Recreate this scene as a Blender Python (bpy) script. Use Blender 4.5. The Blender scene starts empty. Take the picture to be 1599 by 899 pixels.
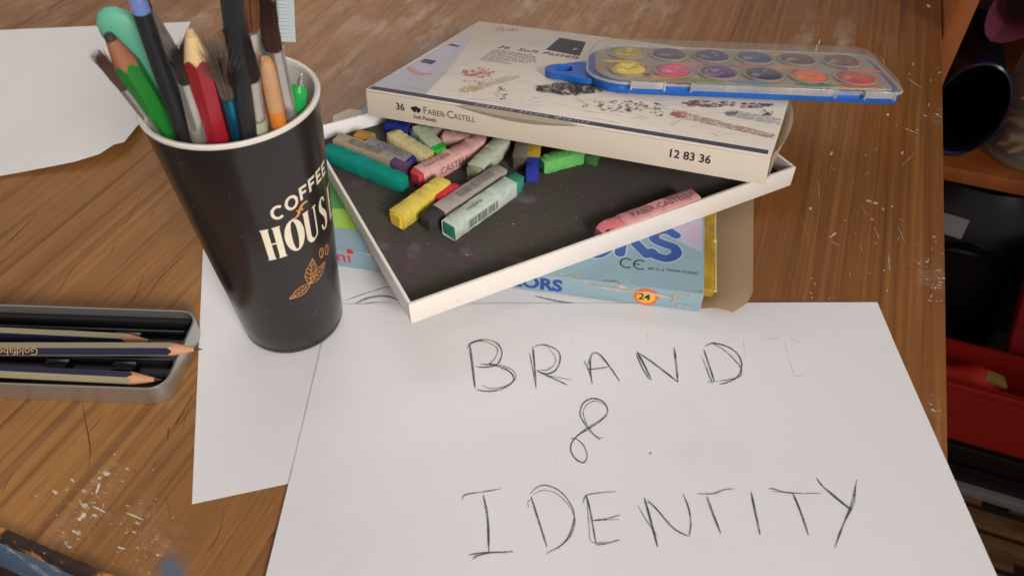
import bpy, bmesh, math, random
from mathutils import Vector, Matrix
random.seed(7)
R = math.radians
sc = bpy.context.scene
col = sc.collection

# ------------------------------------------------------------------ camera, light, exposure
CAM_H = 0.305                      # camera height above the table top (table top is z = 0)
FPX, CX, CY = 1208.0, 799.5, 449.5
cd = bpy.data.cameras.new('camera'); cam = bpy.data.objects.new('camera', cd); col.objects.link(cam)
cam.location = (0, 0, CAM_H); cam.rotation_euler = (R(45), 0, 0)
cd.sensor_width = 36; cd.lens = 36 * FPX / 1599
cd.clip_start = 0.01; cd.clip_end = 50
cd.dof.use_dof = True; cd.dof.focus_distance = 0.43; cd.dof.aperture_fstop = 16
sc.camera = cam

w = bpy.data.worlds.new('World'); sc.world = w; w.use_nodes = True
bg = w.node_tree.nodes['Background']; bg.inputs[0].default_value = (1.0, .91, .88, 1); bg.inputs[1].default_value = 0.28

def area(name, loc, target, sx, sy, power, color, spread=math.pi):
    l = bpy.data.lights.new(name, 'AREA'); l.shape = 'RECTANGLE'; l.size = sx; l.size_y = sy
    l.energy = power; l.color = color; l.spread = spread
    o = bpy.data.objects.new(name, l); col.objects.link(o); o.location = loc
    o.rotation_euler = (Vector(target) - Vector(loc)).to_track_quat('-Z', 'Y').to_euler()
    return o
area('window_light', (.95, -1.6, 1.15), (-.17, .36, 0), .8, .8, 2.35, (1, .95, .915), R(28))
area('ceiling_light', (-.25, 1.9, 1.45), (-.05, .35, 0), 1.5, .6, 9.0, (1, .94, .885))
sc.view_settings.view_transform = 'Standard'; sc.view_settings.look = 'None'
sc.view_settings.exposure = 0.06; sc.view_settings.gamma = 1

# ------------------------------------------------------------------ measuring helpers
c45 = math.sqrt(.5)
FW, DN = Vector((0, c45, -c45)), Vector((0, -c45, -c45))
def ray(px, py): return FW + Vector((1, 0, 0)) * ((px - CX) / FPX) + DN * ((py - CY) / FPX)
def P(px, py, z=0.0):              # photograph point lying on the level plane z
    r = ray(px, py); return Vector((0, 0, CAM_H)) + r * ((z - CAM_H) / r.z)
def PY(px, py, Y):                 # photograph point lying on the upright plane y = Y
    r = ray(px, py); return Vector((0, 0, CAM_H)) + r * (Y / r.y)

# ------------------------------------------------------------------ materials
MATS = {}
def mat(name, c, rough=.5, var=.12, vscale=60, bump=0.0, bscale=400, metal=0.0, c2=None, spec=.5, dirt=None, coat=0.0, sss=0):
    if name in MATS: return MATS[name]
    m = bpy.data.materials.new(name); m.use_nodes = True; nt = m.node_tree; b = nt.nodes['Principled BSDF']
    tc = nt.nodes.new('ShaderNodeTexCoord')
    n = nt.nodes.new('ShaderNodeTexNoise'); n.inputs['Scale'].default_value = vscale; n.inputs['Detail'].default_value = 6
    nt.links.new(tc.outputs['Object'], n.inputs['Vector'])
    mx = nt.nodes.new('ShaderNodeMix'); mx.data_type = 'RGBA'
    a = tuple(min(1, x * (1 - var)) for x in c); d = tuple(min(1, x * (1 + var)) for x in (c2 or c))
    mx.inputs[6].default_value = (*a, 1); mx.inputs[7].default_value = (*d, 1)
    nt.links.new(n.outputs['Fac'], mx.inputs[0])
    out = mx.outputs[2]
    if dirt:                        # dirt = (colour, scale, threshold, width, amount)
        n2 = nt.nodes.new('ShaderNodeTexNoise'); n2.inputs['Scale'].default_value = dirt[1]; n2.inputs['Detail'].default_value = 8
        n2.inputs['Roughness'].default_value = .65
        nt.links.new(tc.outputs['Object'], n2.inputs['Vector'])
        mr = nt.nodes.new('ShaderNodeMapRange'); mr.inputs[1].default_value = dirt[2]; mr.inputs[2].default_value = dirt[2] + dirt[3]
        mr.inputs[4].default_value = dirt[4]
        nt.links.new(n2.outputs['Fac'], mr.inputs[0])
        m2 = nt.nodes.new('ShaderNodeMix'); m2.data_type = 'RGBA'; m2.inputs[7].default_value = (*dirt[0], 1)
        nt.links.new(mr.outputs[0], m2.inputs[0]); nt.links.new(out, m2.inputs[6]); out = m2.outputs[2]
    nt.links.new(out, b.inputs['Base Color'])
    b.inputs['Roughness'].default_value = rough; b.inputs['Metallic'].default_value = metal
    b.inputs['Specular IOR Level'].default_value = spec; b.inputs['Coat Weight'].default_value = coat
    if sss: b.inputs['Subsurface Weight'].default_value = sss; b.inputs['Subsurface Scale'].default_value = .002
    if bump:
        n3 = nt.nodes.new('ShaderNodeTexNoise'); n3.inputs['Scale'].default_value = bscale; n3.inputs['Detail'].default_value = 5
        nt.links.new(tc.outputs['Object'], n3.inputs['Vector'])
        bp = nt.nodes.new('ShaderNodeBump'); bp.inputs['Strength'].default_value = bump; bp.inputs['Distance'].default_value = .001
        nt.links.new(n3.outputs['Fac'], bp.inputs['Height']); nt.links.new(bp.outputs[0], b.inputs['Normal'])
    MATS[name] = m; return m
def s(r, g, b):                    # sRGB 0-255 to linear
    f = lambda v: ((v / 255 + .055) / 1.055) ** 2.4 if v > 10 else v / 255 / 12.92
    return (f(r), f(g), f(b))

def wood_table():
    m = bpy.data.materials.new('varnished_wood'); m.use_nodes = True; nt = m.node_tree; b = nt.nodes['Principled BSDF']
    N = nt.nodes.new; L = nt.links.new
    geo = N('ShaderNodeNewGeometry')
    rot = N('ShaderNodeMapping'); rot.vector_type = 'POINT'; rot.inputs['Rotation'].default_value = (0, 0, R(21.1))
    L(geo.outputs['Position'], rot.inputs[0])       # y now runs along the grain
    def noise(sx, sy, sz, scale=1, det=5, ro=.55, dist=0):
        mp = N('ShaderNodeMapping'); mp.inputs['Scale'].default_value = (sx, sy, sz); L(rot.outputs[0], mp.inputs[0])
        n = N('ShaderNodeTexNoise'); n.inputs['Scale'].default_value = scale; n.inputs['Detail'].default_value = det
        n.inputs['Roughness'].default_value = ro; n.inputs['Distortion'].default_value = dist
        L(mp.outputs[0], n.inputs['Vector']); return n.outputs['Fac']
    def ramp(fac, pts):
        r = N('ShaderNodeValToRGB'); e = r.color_ramp.elements
        while len(e) < len(pts): e.new(.5)
        for i, (p, c) in enumerate(pts): e[i].position = p; e[i].color = (*c, 1) if len(c) == 3 else c
        L(fac, r.inputs[0]); return r.outputs[0]
    def mix(f, a, c, mode='MIX'):
        x = N('ShaderNodeMix'); x.data_type = 'RGBA'; x.blend_type = mode
        for v, k in ((f, 0), (a, 6), (c, 7)):
            if isinstance(v, (int, float)): x.inputs[k].default_value = v
            elif isinstance(v, tuple): x.inputs[k].default_value = (*v, 1)
            else: L(v, x.inputs[k])
        return x.outputs[2]
    def mth(op, a, c):
        x = N('ShaderNodeMath'); x.operation = op
        for v, k in ((a, 0), (c, 1)):
            if isinstance(v, (int, float)): x.inputs[k].default_value = v
            else: L(v, x.inputs[k])
        return x.outputs[0]
    def mr(v, a, c, d=0, e=1):
        x = N('ShaderNodeMapRange'); L(v, x.inputs[0])
        for k, q in zip((1, 2, 3, 4), (a, c, d, e)): x.inputs[k].default_value = q
        return x.outputs[0]
    base = ramp(noise(9, 1.6, 9, det=4), [(.3, s(128, 86, 44)), (.7, s(160, 112, 60))])
    # redder veneer to the right of the table
    sep = N('ShaderNodeSeparateXYZ'); L(rot.outputs[0], sep.inputs[0])
    red = mr(sep.outputs[0], -.20, .10)
    base = mix(mth('MULTIPLY', red, .85), base, ramp(noise(14, 1.2, 9, det=4), [(.3, s(106, 59, 14)), (.7, s(136, 80, 22))]))
    # growth-ring bands: stretched noise sliced into contour lines
    ringn = noise(34, .55, 10, det=2, ro=.35, dist=.12)
    saw = mth('FRACT', mth('MULTIPLY', ringn, 9.0), 0)
    rings = mr(mth('ABSOLUTE', mth('SUBTRACT', saw, .5), 0), .36, .5)
    fine = mr(noise(620, 9, 60, det=4), .50, .70)
    pores = mr(noise(1500, 38, 60, det=2), .60, .70)
    base = mix(mth('MULTIPLY', rings, .34), base, s(72, 40, 17))
    base = mix(mth('MULTIPLY', fine, .36), base, s(80, 47, 22))
    base = mix(mth('MULTIPLY', pores, .42), base, s(62, 36, 18))
    base = mix(mth('MULTIPLY', mr(noise(240, 3, 60, det=3), .52, .66), .30), base, s(176, 124, 70))
    base = mix(mth('MULTIPLY', mr(noise(150, 1.8, 30, det=3), .56, .66), .42), base, s(66, 38, 18))
    base = mix(mth('MULTIPLY', mr(noise(5, 4, 5, det=4), .5, .75), .25), base, s(96, 62, 34))
    # chalky worn patches, paint specks
    def spot(px, py, rad, hard=.3):
        p = P(px, py)
        d = N('ShaderNodeVectorMath'); d.operation = 'DISTANCE'; L(geo.outputs['Position'], d.inputs[0]); d.inputs[1].default_value = p
        return mr(d.outputs['Value'], rad, rad * hard)
    chalk = noise(60, 22, 30, det=8, ro=.7)
    zone = None
    for a in ((600, 20, .10), (690, 55, .07), (860, 5, .09), (560, 100, .05), (980, 20, .07), (60, 15, .06), (1290, 60, .06), (330, 15, .07)):
        z = spot(*a, .1); zone = z if zone is None else mth('MAXIMUM', zone, z)
    base = mix(mth('MULTIPLY', mth('MULTIPLY', mr(chalk, .47, .66), zone), .55), base, s(196, 178, 160))
    speck = noise(190, 380, 60, det=5, ro=.72)
    zone = None
    for a in ((140, 790, .022), (110, 840, .016), (215, 805, .016), (235, 860, .02), (1458, 430, .022), (1466, 180, .016), (168, 745, .012), (1468, 640, .012)):
        z = spot(*a, .1); zone = z if zone is None else mth('MAXIMUM', zone, z)
    sp = mth('MULTIPLY', mr(mth('ADD', speck, mth('MULTIPLY', zone, .105)), .675, .705), .8)
    base = mix(mth('MULTIPLY', sp, mr(zone, .02, .2)), base, s(206, 200, 188))
    base = mix(mth('MULTIPLY', mth('MULTIPLY', mr(noise(70, 150, 30, det=8, ro=.7), .48, .68), mr(zone, .0, .6)), .15), base, s(190, 176, 158))
    sp2 = mr(noise(260, 170, 60, det=3, ro=.6), .74, .765)
    base = mix(mth('MULTIPLY', sp2, .7), base, s(200, 190, 176))
    # long light scratches in several directions
    for ang, sc_, th in ((60, 1, .71), (-35, 1, .72), (10, 1, .725)):
        mp = N('ShaderNodeMapping'); mp.inputs['Rotation'].default_value = (0, 0, R(ang)); mp.inputs['Scale'].default_value = (900, 14, 20)
        L(geo.outputs['Position'], mp.inputs[0])
        n = N('ShaderNodeTexNoise'); n.inputs['Scale'].default_value = sc_; n.inputs['Detail'].default_value = 2; L(mp.outputs[0], n.inputs['Vector'])
        base = mix(mth('MULTIPLY', mr(n.outputs['Fac'], th, th + .03), .26), base, s(176, 140, 104))
    # dark dents
    mp = N('ShaderNodeMapping'); mp.inputs['Rotation'].default_value = (0, 0, R(35)); mp.inputs['Scale'].default_value = (420, 30, 20)
    L(geo.outputs['Position'], mp.inputs[0])
    n = N('ShaderNodeTexNoise'); n.inputs['Detail'].default_value = 3; n.inputs['Scale'].default_value = 1; L(mp.outputs[0], n.inputs['Vector'])
    dent = mr(n.outputs['Fac'], .70, .74)
    base = mix(mth('MULTIPLY', dent, .6), base, s(48, 32, 20))
    # blue-grey paint drips near the worn edge
    bl = mth('MULTIPLY', mr(noise(70, 60, 60, det=5), .42, .5), mth('MAXIMUM', spot(268, 889, .009, .4), spot(274, 868, .004, .3)))
    base = mix(bl, base, s(88, 98, 112))
    # grime along the front edge of the table
    e0 = P(0, 845); nrm = Vector((math.sin(R(21.1)), math.cos(R(21.1)), 0))
    dp = N('ShaderNodeVectorMath'); dp.operation = 'DOT_PRODUCT'; L(geo.outputs['Position'], dp.inputs[0]); dp.inputs[1].default_value = nrm
    dist = mth('SUBTRACT', dp.outputs['Value'], e0.dot(nrm))
    grim = mr(mth('ADD', dist, mth('MULTIPLY', noise(40, 40, 40, det=6), .012)), .0165, .009)
    base = mix(mth('MULTIPLY', grim, .88), base, s(38, 24, 15))
    L(base, b.inputs['Base Color'])
    L(mr(noise(30, 8, 20, det=6), .3, .7, .30, .52), b.inputs['Roughness']); b.inputs['Specular IOR Level'].default_value = .5
    bp = N('ShaderNodeBump'); bp.inputs['Strength'].default_value = .35; bp.inputs['Distance'].default_value = .0006
    L(mth('SUBTRACT', mth('MULTIPLY', fine, -.4), dent), bp.inputs['Height']); L(bp.outputs[0], b.inputs['Normal'])
    return m

def plain_wood(name, c1, c2, rough=.45, axis=(60, 3, 60)):
    m = bpy.data.materials.new(name); m.use_nodes = True; nt = m.node_tree; b = nt.nodes['Principled BSDF']
    tc = nt.nodes.new('ShaderNodeTexCoord'); mp = nt.nodes.new('ShaderNodeMapping'); mp.inputs['Scale'].default_value = axis
    n = nt.nodes.new('ShaderNodeTexNoise'); n.inputs['Scale'].default_value = 1; n.inputs['Detail'].default_value = 6
    r = nt.nodes.new('ShaderNodeValToRGB'); r.color_ramp.elements[0].position = .35; r.color_ramp.elements[1].position = .65
    r.color_ramp.elements[0].color = (*c1, 1); r.color_ramp.elements[1].color = (*c2, 1)
    for a, c in ((tc.outputs['Object'], mp.inputs[0]), (mp.outputs[0], n.inputs['Vector']), (n.outputs['Fac'], r.inputs[0]), (r.outputs[0], b.inputs['Base Color'])): nt.links.new(a, c)
    b.inputs['Roughness'].default_value = rough
    return m

def graphite(name, dark, cover):
    m = bpy.data.materials.new(name); m.use_nodes = True; nt = m.node_tree; b = nt.nodes['Principled BSDF']
    b.inputs['Base Color'].default_value = (dark, dark, dark * 1.03, 1); b.inputs['Roughness'].default_value = .5
    g = nt.nodes.new('ShaderNodeNewGeometry'); n = nt.nodes.new('ShaderNodeTexNoise'); n.inputs['Scale'].default_value = 1500; n.inputs['Detail'].default_value = 4
    n2 = nt.nodes.new('ShaderNodeTexNoise'); n2.inputs['Scale'].default_value = 130; ad = nt.nodes.new('ShaderNodeMath'); ad.operation = 'ADD'
    mr = nt.nodes.new('ShaderNodeMapRange'); mr.inputs[1].default_value = .72; mr.inputs[2].default_value = 1.2; mr.inputs[3].default_value = cover * .35; mr.inputs[4].default_value = min(1, cover * 1.35)
    nt.links.new(g.outputs['Position'], n.inputs['Vector']); nt.links.new(g.outputs['Position'], n2.inputs['Vector'])
    nt.links.new(n.outputs['Fac'], ad.inputs[0]); nt.links.new(n2.outputs['Fac'], ad.inputs[1]); nt.links.new(ad.outputs[0], mr.inputs[0]); nt.links.new(mr.outputs[0], b.inputs['Alpha'])
    return m

def clear_plastic(name, tint, haze, rough=.12):
    m = bpy.data.materials.new(name); m.use_nodes = True; nt = m.node_tree; b = nt.nodes['Principled BSDF']
    out = nt.nodes['Material Output']
    b.inputs['Base Color'].default_value = (*tint, 1); b.inputs['Roughness'].default_value = rough
    t = nt.nodes.new('ShaderNodeBsdfTransparent'); t.inputs[0].default_value = (.97, .97, .96, 1)
    lw = nt.nodes.new('ShaderNodeLayerWeight'); lw.inputs[0].default_value = .25
    tc = nt.nodes.new('ShaderNodeTexCoord'); n = nt.nodes.new('ShaderNodeTexNoise'); n.inputs['Scale'].default_value = 70; n.inputs['Detail'].default_value = 6
    nt.links.new(tc.outputs['Object'], n.inputs['Vector'])
    ad = nt.nodes.new('ShaderNodeMath'); ad.operation = 'MULTIPLY_ADD'; ad.inputs[1].default_value = .32
    m2 = nt.nodes.new('ShaderNodeMapRange'); m2.inputs[1].default_value = .35; m2.inputs[2].default_value = .75; m2.inputs[3].default_value = haze * .7; m2.inputs[4].default_value = haze * 1.5
    nt.links.new(n.outputs['Fac'], m2.inputs[0]); nt.links.new(lw.outputs['Facing'], ad.inputs[0]); nt.links.new(m2.outputs[0], ad.inputs[2])
    cl = nt.nodes.new('ShaderNodeClamp'); cl.inputs[2].default_value = .85; nt.links.new(ad.outputs[0], cl.inputs[0])
    mx = nt.nodes.new('ShaderNodeMixShader'); nt.links.new(cl.outputs[0], mx.inputs[0]); nt.links.new(t.outputs[0], mx.inputs[1]); nt.links.new(b.outputs[0], mx.inputs[2])
    nt.links.new(mx.outputs[0], out.inputs['Surface'])
    return m

PAPER = mat('paper', (.78, .765, .765), .72, .02, 14, .22, 120, dirt=((.62, .605, .60), 16, .54, .25, .4))
PAPER2 = mat('paper_grey', (.72, .70, .685), .72, .03, 14, .22, 110, dirt=((.58, .565, .55), 20, .55, .25, .4))
CARD = mat('white_card', s(226, 218, 206), .6, .03, 40, .05, 300, dirt=(s(150, 140, 128), 90, .62, .2, .5))
INK = mat('black_ink', s(30, 28, 30), .5, .1)
LEAD = graphite('graphite_stroke', .06, .86); FAINT = graphite('graphite_faint', .50, .16)

# ------------------------------------------------------------------ mesh helpers
class MB:
    def __init__(self): self.v = []; self.f = []; self.m = []
    def add(self, vs, fs, mi=0):
        o = len(self.v); self.v += [tuple(q) for q in vs]; self.f += [tuple(i + o for i in f) for f in fs]; self.m += [mi] * len(fs); return self
    def bm(self, b, mi=0, M=None):
        b.verts.ensure_lookup_table()
        for i, q in enumerate(b.verts): q.index = i
        self.add([(M @ q.co) if M else q.co for q in b.verts], [[q.index for q in f.verts] for f in b.faces], mi); b.free(); return self
    def box(self, x0, x1, y0, y1, z0, z1, bev=0, mi=0, seg=2, M=None):
        b = bmesh.new(); bmesh.ops.create_cube(b, size=1)
        for q in b.verts: q.co = Vector(((x0 + x1) / 2 + q.co.x * (x1 - x0), (y0 + y1) / 2 + q.co.y * (y1 - y0), (z0 + z1) / 2 + q.co.z * (z1 - z0)))
        if bev: bmesh.ops.bevel(b, geom=b.edges[:], offset=bev, segments=seg, affect='EDGES', profile=.5)
        return self.bm(b, mi, M)
    def lathe(self, prof, n=24, mi=0, M=None, sx=1, sy=1, cap0=True, cap1=True):
        vs = []; fs = []
        for r, z in prof:
            for k in range(n):
                a = 2 * math.pi * k / n; q = Vector((r * sx * math.cos(a), r * sy * math.sin(a), z)); vs.append(M @ q if M else q)
        for j in range(len(prof) - 1):
            for k in range(n):
                k2 = (k + 1) % n; fs.append((j * n + k, j * n + k2, (j + 1) * n + k2, (j + 1) * n + k))
        if cap0: fs.append(tuple(range(n))[::-1])
        if cap1: fs.append(tuple(range((len(prof) - 1) * n, len(prof) * n)))
        return self.add(vs, fs, mi)
    def prism(self, pts, z0, z1, mi=0, bev=0, seg=2):
        b = bmesh.new(); vs = [b.verts.new((x, y, z0)) for x, y in pts]; f = b.faces.new(vs)
        r = bmesh.ops.extrude_face_region(b, geom=[f])
        for q in r['geom']:
            if isinstance(q, bmesh.types.BMVert): q.co.z = z1
        bmesh.ops.recalc_face_normals(b, faces=b.faces[:])
        if bev:
            es = [e for e in b.edges if abs(e.verts[0].co.z - e.verts[1].co.z) < 1e-9]
            bmesh.ops.bevel(b, geom=es, offset=bev, segments=seg, affect='EDGES', profile=.5)
        return self.bm(b, mi)
    def tube(self, pts, r, n=8, mi=0):
        pts = [Vector(p) for p in pts]; vs = []; fs = []
        for i, p in enumerate(pts):
            t = (pts[min(i + 1, len(pts) - 1)] - pts[max(i - 1, 0)]).normalized()
            u = t.orthogonal().normalized() if i == 0 else (u - t * u.dot(t)).normalized()
            v = t.cross(u); rr = r[i] if isinstance(r, (list, tuple)) else r
            vs += [p + u * rr * math.cos(2 * math.pi * k / n) + v * rr * math.sin(2 * math.pi * k / n) for k in range(n)]
        for j in range(len(pts) - 1):
            for k in range(n): fs.append((j * n + k, j * n + (k + 1) % n, (j + 1) * n + (k + 1) % n, (j + 1) * n + k))
        fs += [tuple(range(n))[::-1], tuple(range((len(pts) - 1) * n, len(pts) * n))]
        return self.add(vs, fs, mi)
    def build(self, name, m, parent=None, smooth=True, kind=None, ang=35):
        me = bpy.data.meshes.new(name); me.from_pydata(self.v, [], self.f)
        for x in (m if isinstance(m, (list, tuple)) else [m]): me.materials.append(x)
        me.polygons.foreach_set('material_index', self.m)
        b = bmesh.new(); b.from_mesh(me); bmesh.ops.recalc_face_normals(b, faces=b.faces[:]); b.to_mesh(me); b.free()
        if smooth:
            me.polygons.foreach_set('use_smooth', [True] * len(me.polygons)); me.set_sharp_from_angle(angle=R(ang))
        me.update(); o = bpy.data.objects.new(name, me); col.objects.link(o)
        if parent is not None: o.parent = parent
        if kind: o['kind'] = kind
        return o
def flat(mb, name, m, parent=None):                 # sheets of print: keep winding, no normals pass needed
    return mb.build(name, m, parent, smooth=False)
def tag(o, label, cat, group=None):
    o['label'] = label; o['category'] = cat
    if group: o['group'] = group
    return o
def thing(name, label, cat, loc=(0, 0, 0), rz=0, group=None, M=None):
    o = bpy.data.objects.new(name, None); col.objects.link(o); o.empty_display_size = .02
    if M is not None: o.matrix_world = M
    else: o.location = loc; o.rotation_euler = (0, 0, rz)
    return tag(o, label, cat, group)

def catmull(pts, n=7):
    if len(pts) < 3: 
        (x0, y0), (x1, y1) = pts; return [(x0 + (x1 - x0) * i / n, y0 + (y1 - y0) * i / n) for i in range(n + 1)]
    q = [tuple(2 * a - b for a, b in zip(pts[0], pts[1]))] + list(pts) + [tuple(2 * a - b for a, b in zip(pts[-1], pts[-2]))]
    out = []
    for i in range(1, len(q) - 2):
        for k in range(n):
            t = k / n
            out.append(tuple(.5 * (2 * q[i][d] + (q[i + 1][d] - q[i - 1][d]) * t + (2 * q[i - 1][d] - 5 * q[i][d] + 4 * q[i + 1][d] - q[i + 2][d]) * t * t + (3 * q[i][d] - q[i - 1][d] - 3 * q[i + 1][d] + q[i + 2][d]) * t ** 3) for d in (0, 1)))
    out.append(tuple(pts[-1])); return out
def stroke(mb, pts, wid, f, smooth=True, taper=.5, jit=0.0, n=7, mi=0):
    """a flat ribbon along a 2-D line; f maps (x, y) to a point on the surface"""
    p = catmull(pts, n) if smooth else [tuple(a) for a in pts]
    vs = []; N = len(p)
    for i, (x, y) in enumerate(p):
        a, b = p[max(i - 1, 0)], p[min(i + 1, N - 1)]
        dx, dy = b[0] - a[0], b[1] - a[1]; l = math.hypot(dx, dy) or 1
        t = i / (N - 1); e = min(1, taper + (1 - taper) * min(t, 1 - t) * 6)
        ww = (wid(t) if callable(wid) else wid) * .5 * e * (1 + random.uniform(-jit, jit))
        vs += [f(x - dy / l * ww, y + dx / l * ww), f(x + dy / l * ww, y - dx / l * ww)]
    mb.add(vs, [(2 * i, 2 * i + 1, 2 * i + 3, 2 * i + 2) for i in range(N - 1)], mi)
def poly(mb, pts, f, mi=0): mb.add([f(*q) for q in pts], [tuple(range(len(pts)))], mi)

def text_mb(body, size, f, shear=0, spacing=1.0, sx=1.0, bold=0.0, mb=None):
    """lettering as a mesh: origin at the left of the baseline; f maps (x, y)"""
    cu = bpy.data.curves.new('lettering', 'FONT'); cu.body = body; cu.size = size; cu.shear = shear; cu.space_character = spacing
    cu.offset = bold * size; cu.resolution_u = 3
    o = bpy.data.objects.new('lettering', cu); col.objects.link(o)
    bpy.context.view_layer.update()
    me = o.evaluated_get(bpy.context.evaluated_depsgraph_get()).to_mesh()
    mb = mb or MB()
    mb.add([f(q.co.x * sx, q.co.y) for q in me.vertices], [tuple(p.vertices) for p in me.polygons])
    bpy.data.objects.remove(o); bpy.data.curves.remove(cu)
    return mb

# ------------------------------------------------------------------ table, floor, shelf
ANG = R(21.1); G = Vector((math.sin(ANG), math.cos(ANG), 0)); Q = Vector((math.cos(ANG), -math.sin(ANG), 0))
e_r = P(1475, 320); e_n = P(80, 872)
cr = Q * e_r.dot(Q) + G * e_n.dot(G)                 # the near right corner of the table
TM = Matrix.Translation(cr) @ Matrix(((Q.x, G.x, 0, 0), (Q.y, G.y, 0, 0), (0, 0, 1, 0), (0, 0, 0, 1)))   # local x runs left (negative), y away
WOOD = wood_table()
tb = thing('table', 'scratched brown wooden table carrying all the art supplies', 'table', M=TM @ Matrix.Translation((0, 0, -.600)))
z0 = .600
MB().box(-.80, 0, .0035, 1.3, z0 - .022, z0, .0012).build('tabletop', WOOD, tb)
EDGE = mat('worn_edge', s(46, 28, 18), .6, .3, 120, .5, 250, dirt=(s(190, 124, 60), 26, .52, .05, .95))
# worn lipping along the near edge, its arris rounded and splintered
b = bmesh.new(); nseg = 260; rows = []
prof = [(.0042, -.0006), (.0022, -.0009), (.0006, -.0022), (0, -.005), (.0002, -.010), (.0006, -.0135), (.0042, -.0145)]
rr = random.Random(3); ph = [rr.uniform(0, 6) for _ in range(6)]
for i in range(nseg + 1):
    x = -.80 + .80 * i / nseg
    d = .0007 * (math.sin(x * 210 + ph[0]) + math.sin(x * 470 + ph[1]) + .6 * math.sin(x * 1130 + ph[2])) + rr.uniform(-.0004, .0004)
    rows.append([b.verts.new((x, y + max(0, d) * (1 if 0 < k < 6 else 0), z0 + z - (max(0, d) * .6 if k < 3 else 0))) for k, (y, z) in enumerate(prof)])
for i in range(nseg):
    for k in range(len(prof) - 1): b.faces.new((rows[i][k], rows[i][k + 1], rows[i + 1][k + 1], rows[i + 1][k]))
MB().bm(b).build('edge_lipping', EDGE, tb)
BLUE_STEEL = mat('blue_paint_steel', s(78, 96, 118), .5, .15, 40, .2, 150, dirt=(s(170, 184, 196), 60, .56, .1, .7))
MB().box(-.79, -.01, .0015, .006, z0 - .060, z0 - .0155, .0008).build('apron', BLUE_STEEL, tb)
MB().box(-.010, -.005, .010, 1.28, z0 - .060, z0 - .0225, .0008).build('apron', BLUE_STEEL, tb)
for x, y in ((-.77, .02), (-.03, .02), (-.77, 1.26), (-.03, 1.26)):
    MB().box(x - .012, x + .012, y - .012, y + .012, 0, z0 - .023, .003).build('leg', BLUE_STEEL, tb)
# deep cracks in the veneer
TMI = TM.inverted()
CRACK = mat('crack', s(66, 46, 32), .8, .3, 300)
mb = MB()
def on_table(px, py): return Matrix.Translation((0, 0, z0)) @ (TMI @ P(px, py, .00012))
for pts, wd in (([(129, 628), (133, 655), (138, 680), (141, 705), (138, 731)], 3.0), ([(167, 643), (148, 664), (138, 676)], 1.6), ([(305, 611), (290, 635), (278, 655), (272, 664)], 2.2), ([(263, 667), (262, 688)], 2.6),
                ([(350, 792), (345, 822), (337, 842), (326, 860)], 1.6), ([(437, 820), (424, 836), (416, 845)], 2.4), ([(60, 330), (20, 372), (-10, 400)], 1.4), ([(222, 300), (202, 340), (190, 352)], 1.0), ([(120, 410), (85, 462)], 1.2),
                ([(258, 770), (268, 812)], 1.0), ([(290, 396), (252, 432), (225, 470)], 1.6), ([(225, 428), (205, 478)], 1.3), ([(1335, 640), (1342, 600)], .9)):
    stroke(mb, pts, lambda t, wd=wd: wd * .75 * (1 - .6 * abs(2 * t - 1)), on_table, jit=.35)
mb.build('crack', CRACK, tb, smooth=False, kind='stuff')

# dried flecks and scrapes of white paint, each a short irregular streak
rr = random.Random(17); mb = MB(); FLK = mat('white_paint_fleck', s(206, 194, 176), .6, .12, 200)
fl_ = [((1264, 324), (1267, 327), 5), ((1352, 313), (1361, 315), 3), ((1364, 316), (1371, 317), 3.4), ((1393, 321), (1394, 323), 4), ((1295, 371), (1306, 363), 3), ((1360, 342), (1364, 343), 3), ((1297, 243), (1300, 237), 3.4), ((1273, 82), (1276, 70), 3), ((1278, 70), (1281, 62), 2.4), ((1447, 8), (1452, 12), 4), ((1385, 178), (1388, 180), 4), ((1408, 241), (1410, 236), 3), ((1300, 476), (1306, 474), 2.4),
       ((150, 770), (156, 752), 4), ((163, 742), (172, 738), 5), ((82, 765), (90, 770), 5), ((122, 812), (134, 800), 7), ((112, 828), (126, 834), 4), ((145, 790), (166, 800), 3), ((198, 800), (224, 811), 4), ((184, 853), (196, 856), 4), ((110, 747), (116, 752), 3)]
for k in range(70):
    if k < 34: x, y = rr.uniform(1255, 1474), rr.uniform(10, 468)
    elif k < 52: x, y = rr.uniform(1448, 1474), rr.uniform(360, 470)
    else: x, y = rr.gauss(150, 60), rr.gauss(800, 40)
    a_ = rr.uniform(0, 3.14); l_ = rr.choice((1.5, 2, 3, 3, 5)); fl_.append(((x, y), (x + l_ * math.cos(a_), y + l_ * math.sin(a_)), rr.uniform(.9, 2.4)))
for k in range(16):
    x, y = rr.uniform(1255, 1450), rr.uniform(60, 460); a_ = rr.gauss(.4, .8); l_ = rr.uniform(8, 30); fl_.append(((x, y), (x + l_ * math.cos(a_), y + l_ * math.sin(a_)), rr.uniform(.5, .9)))
for p0_, p1_, wd in fl_:
    m_ = ((p0_[0] + p1_[0]) / 2 + rr.uniform(-.8, .8), (p0_[1] + p1_[1]) / 2 + rr.uniform(-.8, .8))
    stroke(mb, [p0_, m_, p1_], wd * .8, on_table, jit=.5, n=4, taper=.3)
mb.build('paint_flecks', FLK, tb, smooth=False, kind='stuff')

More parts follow.
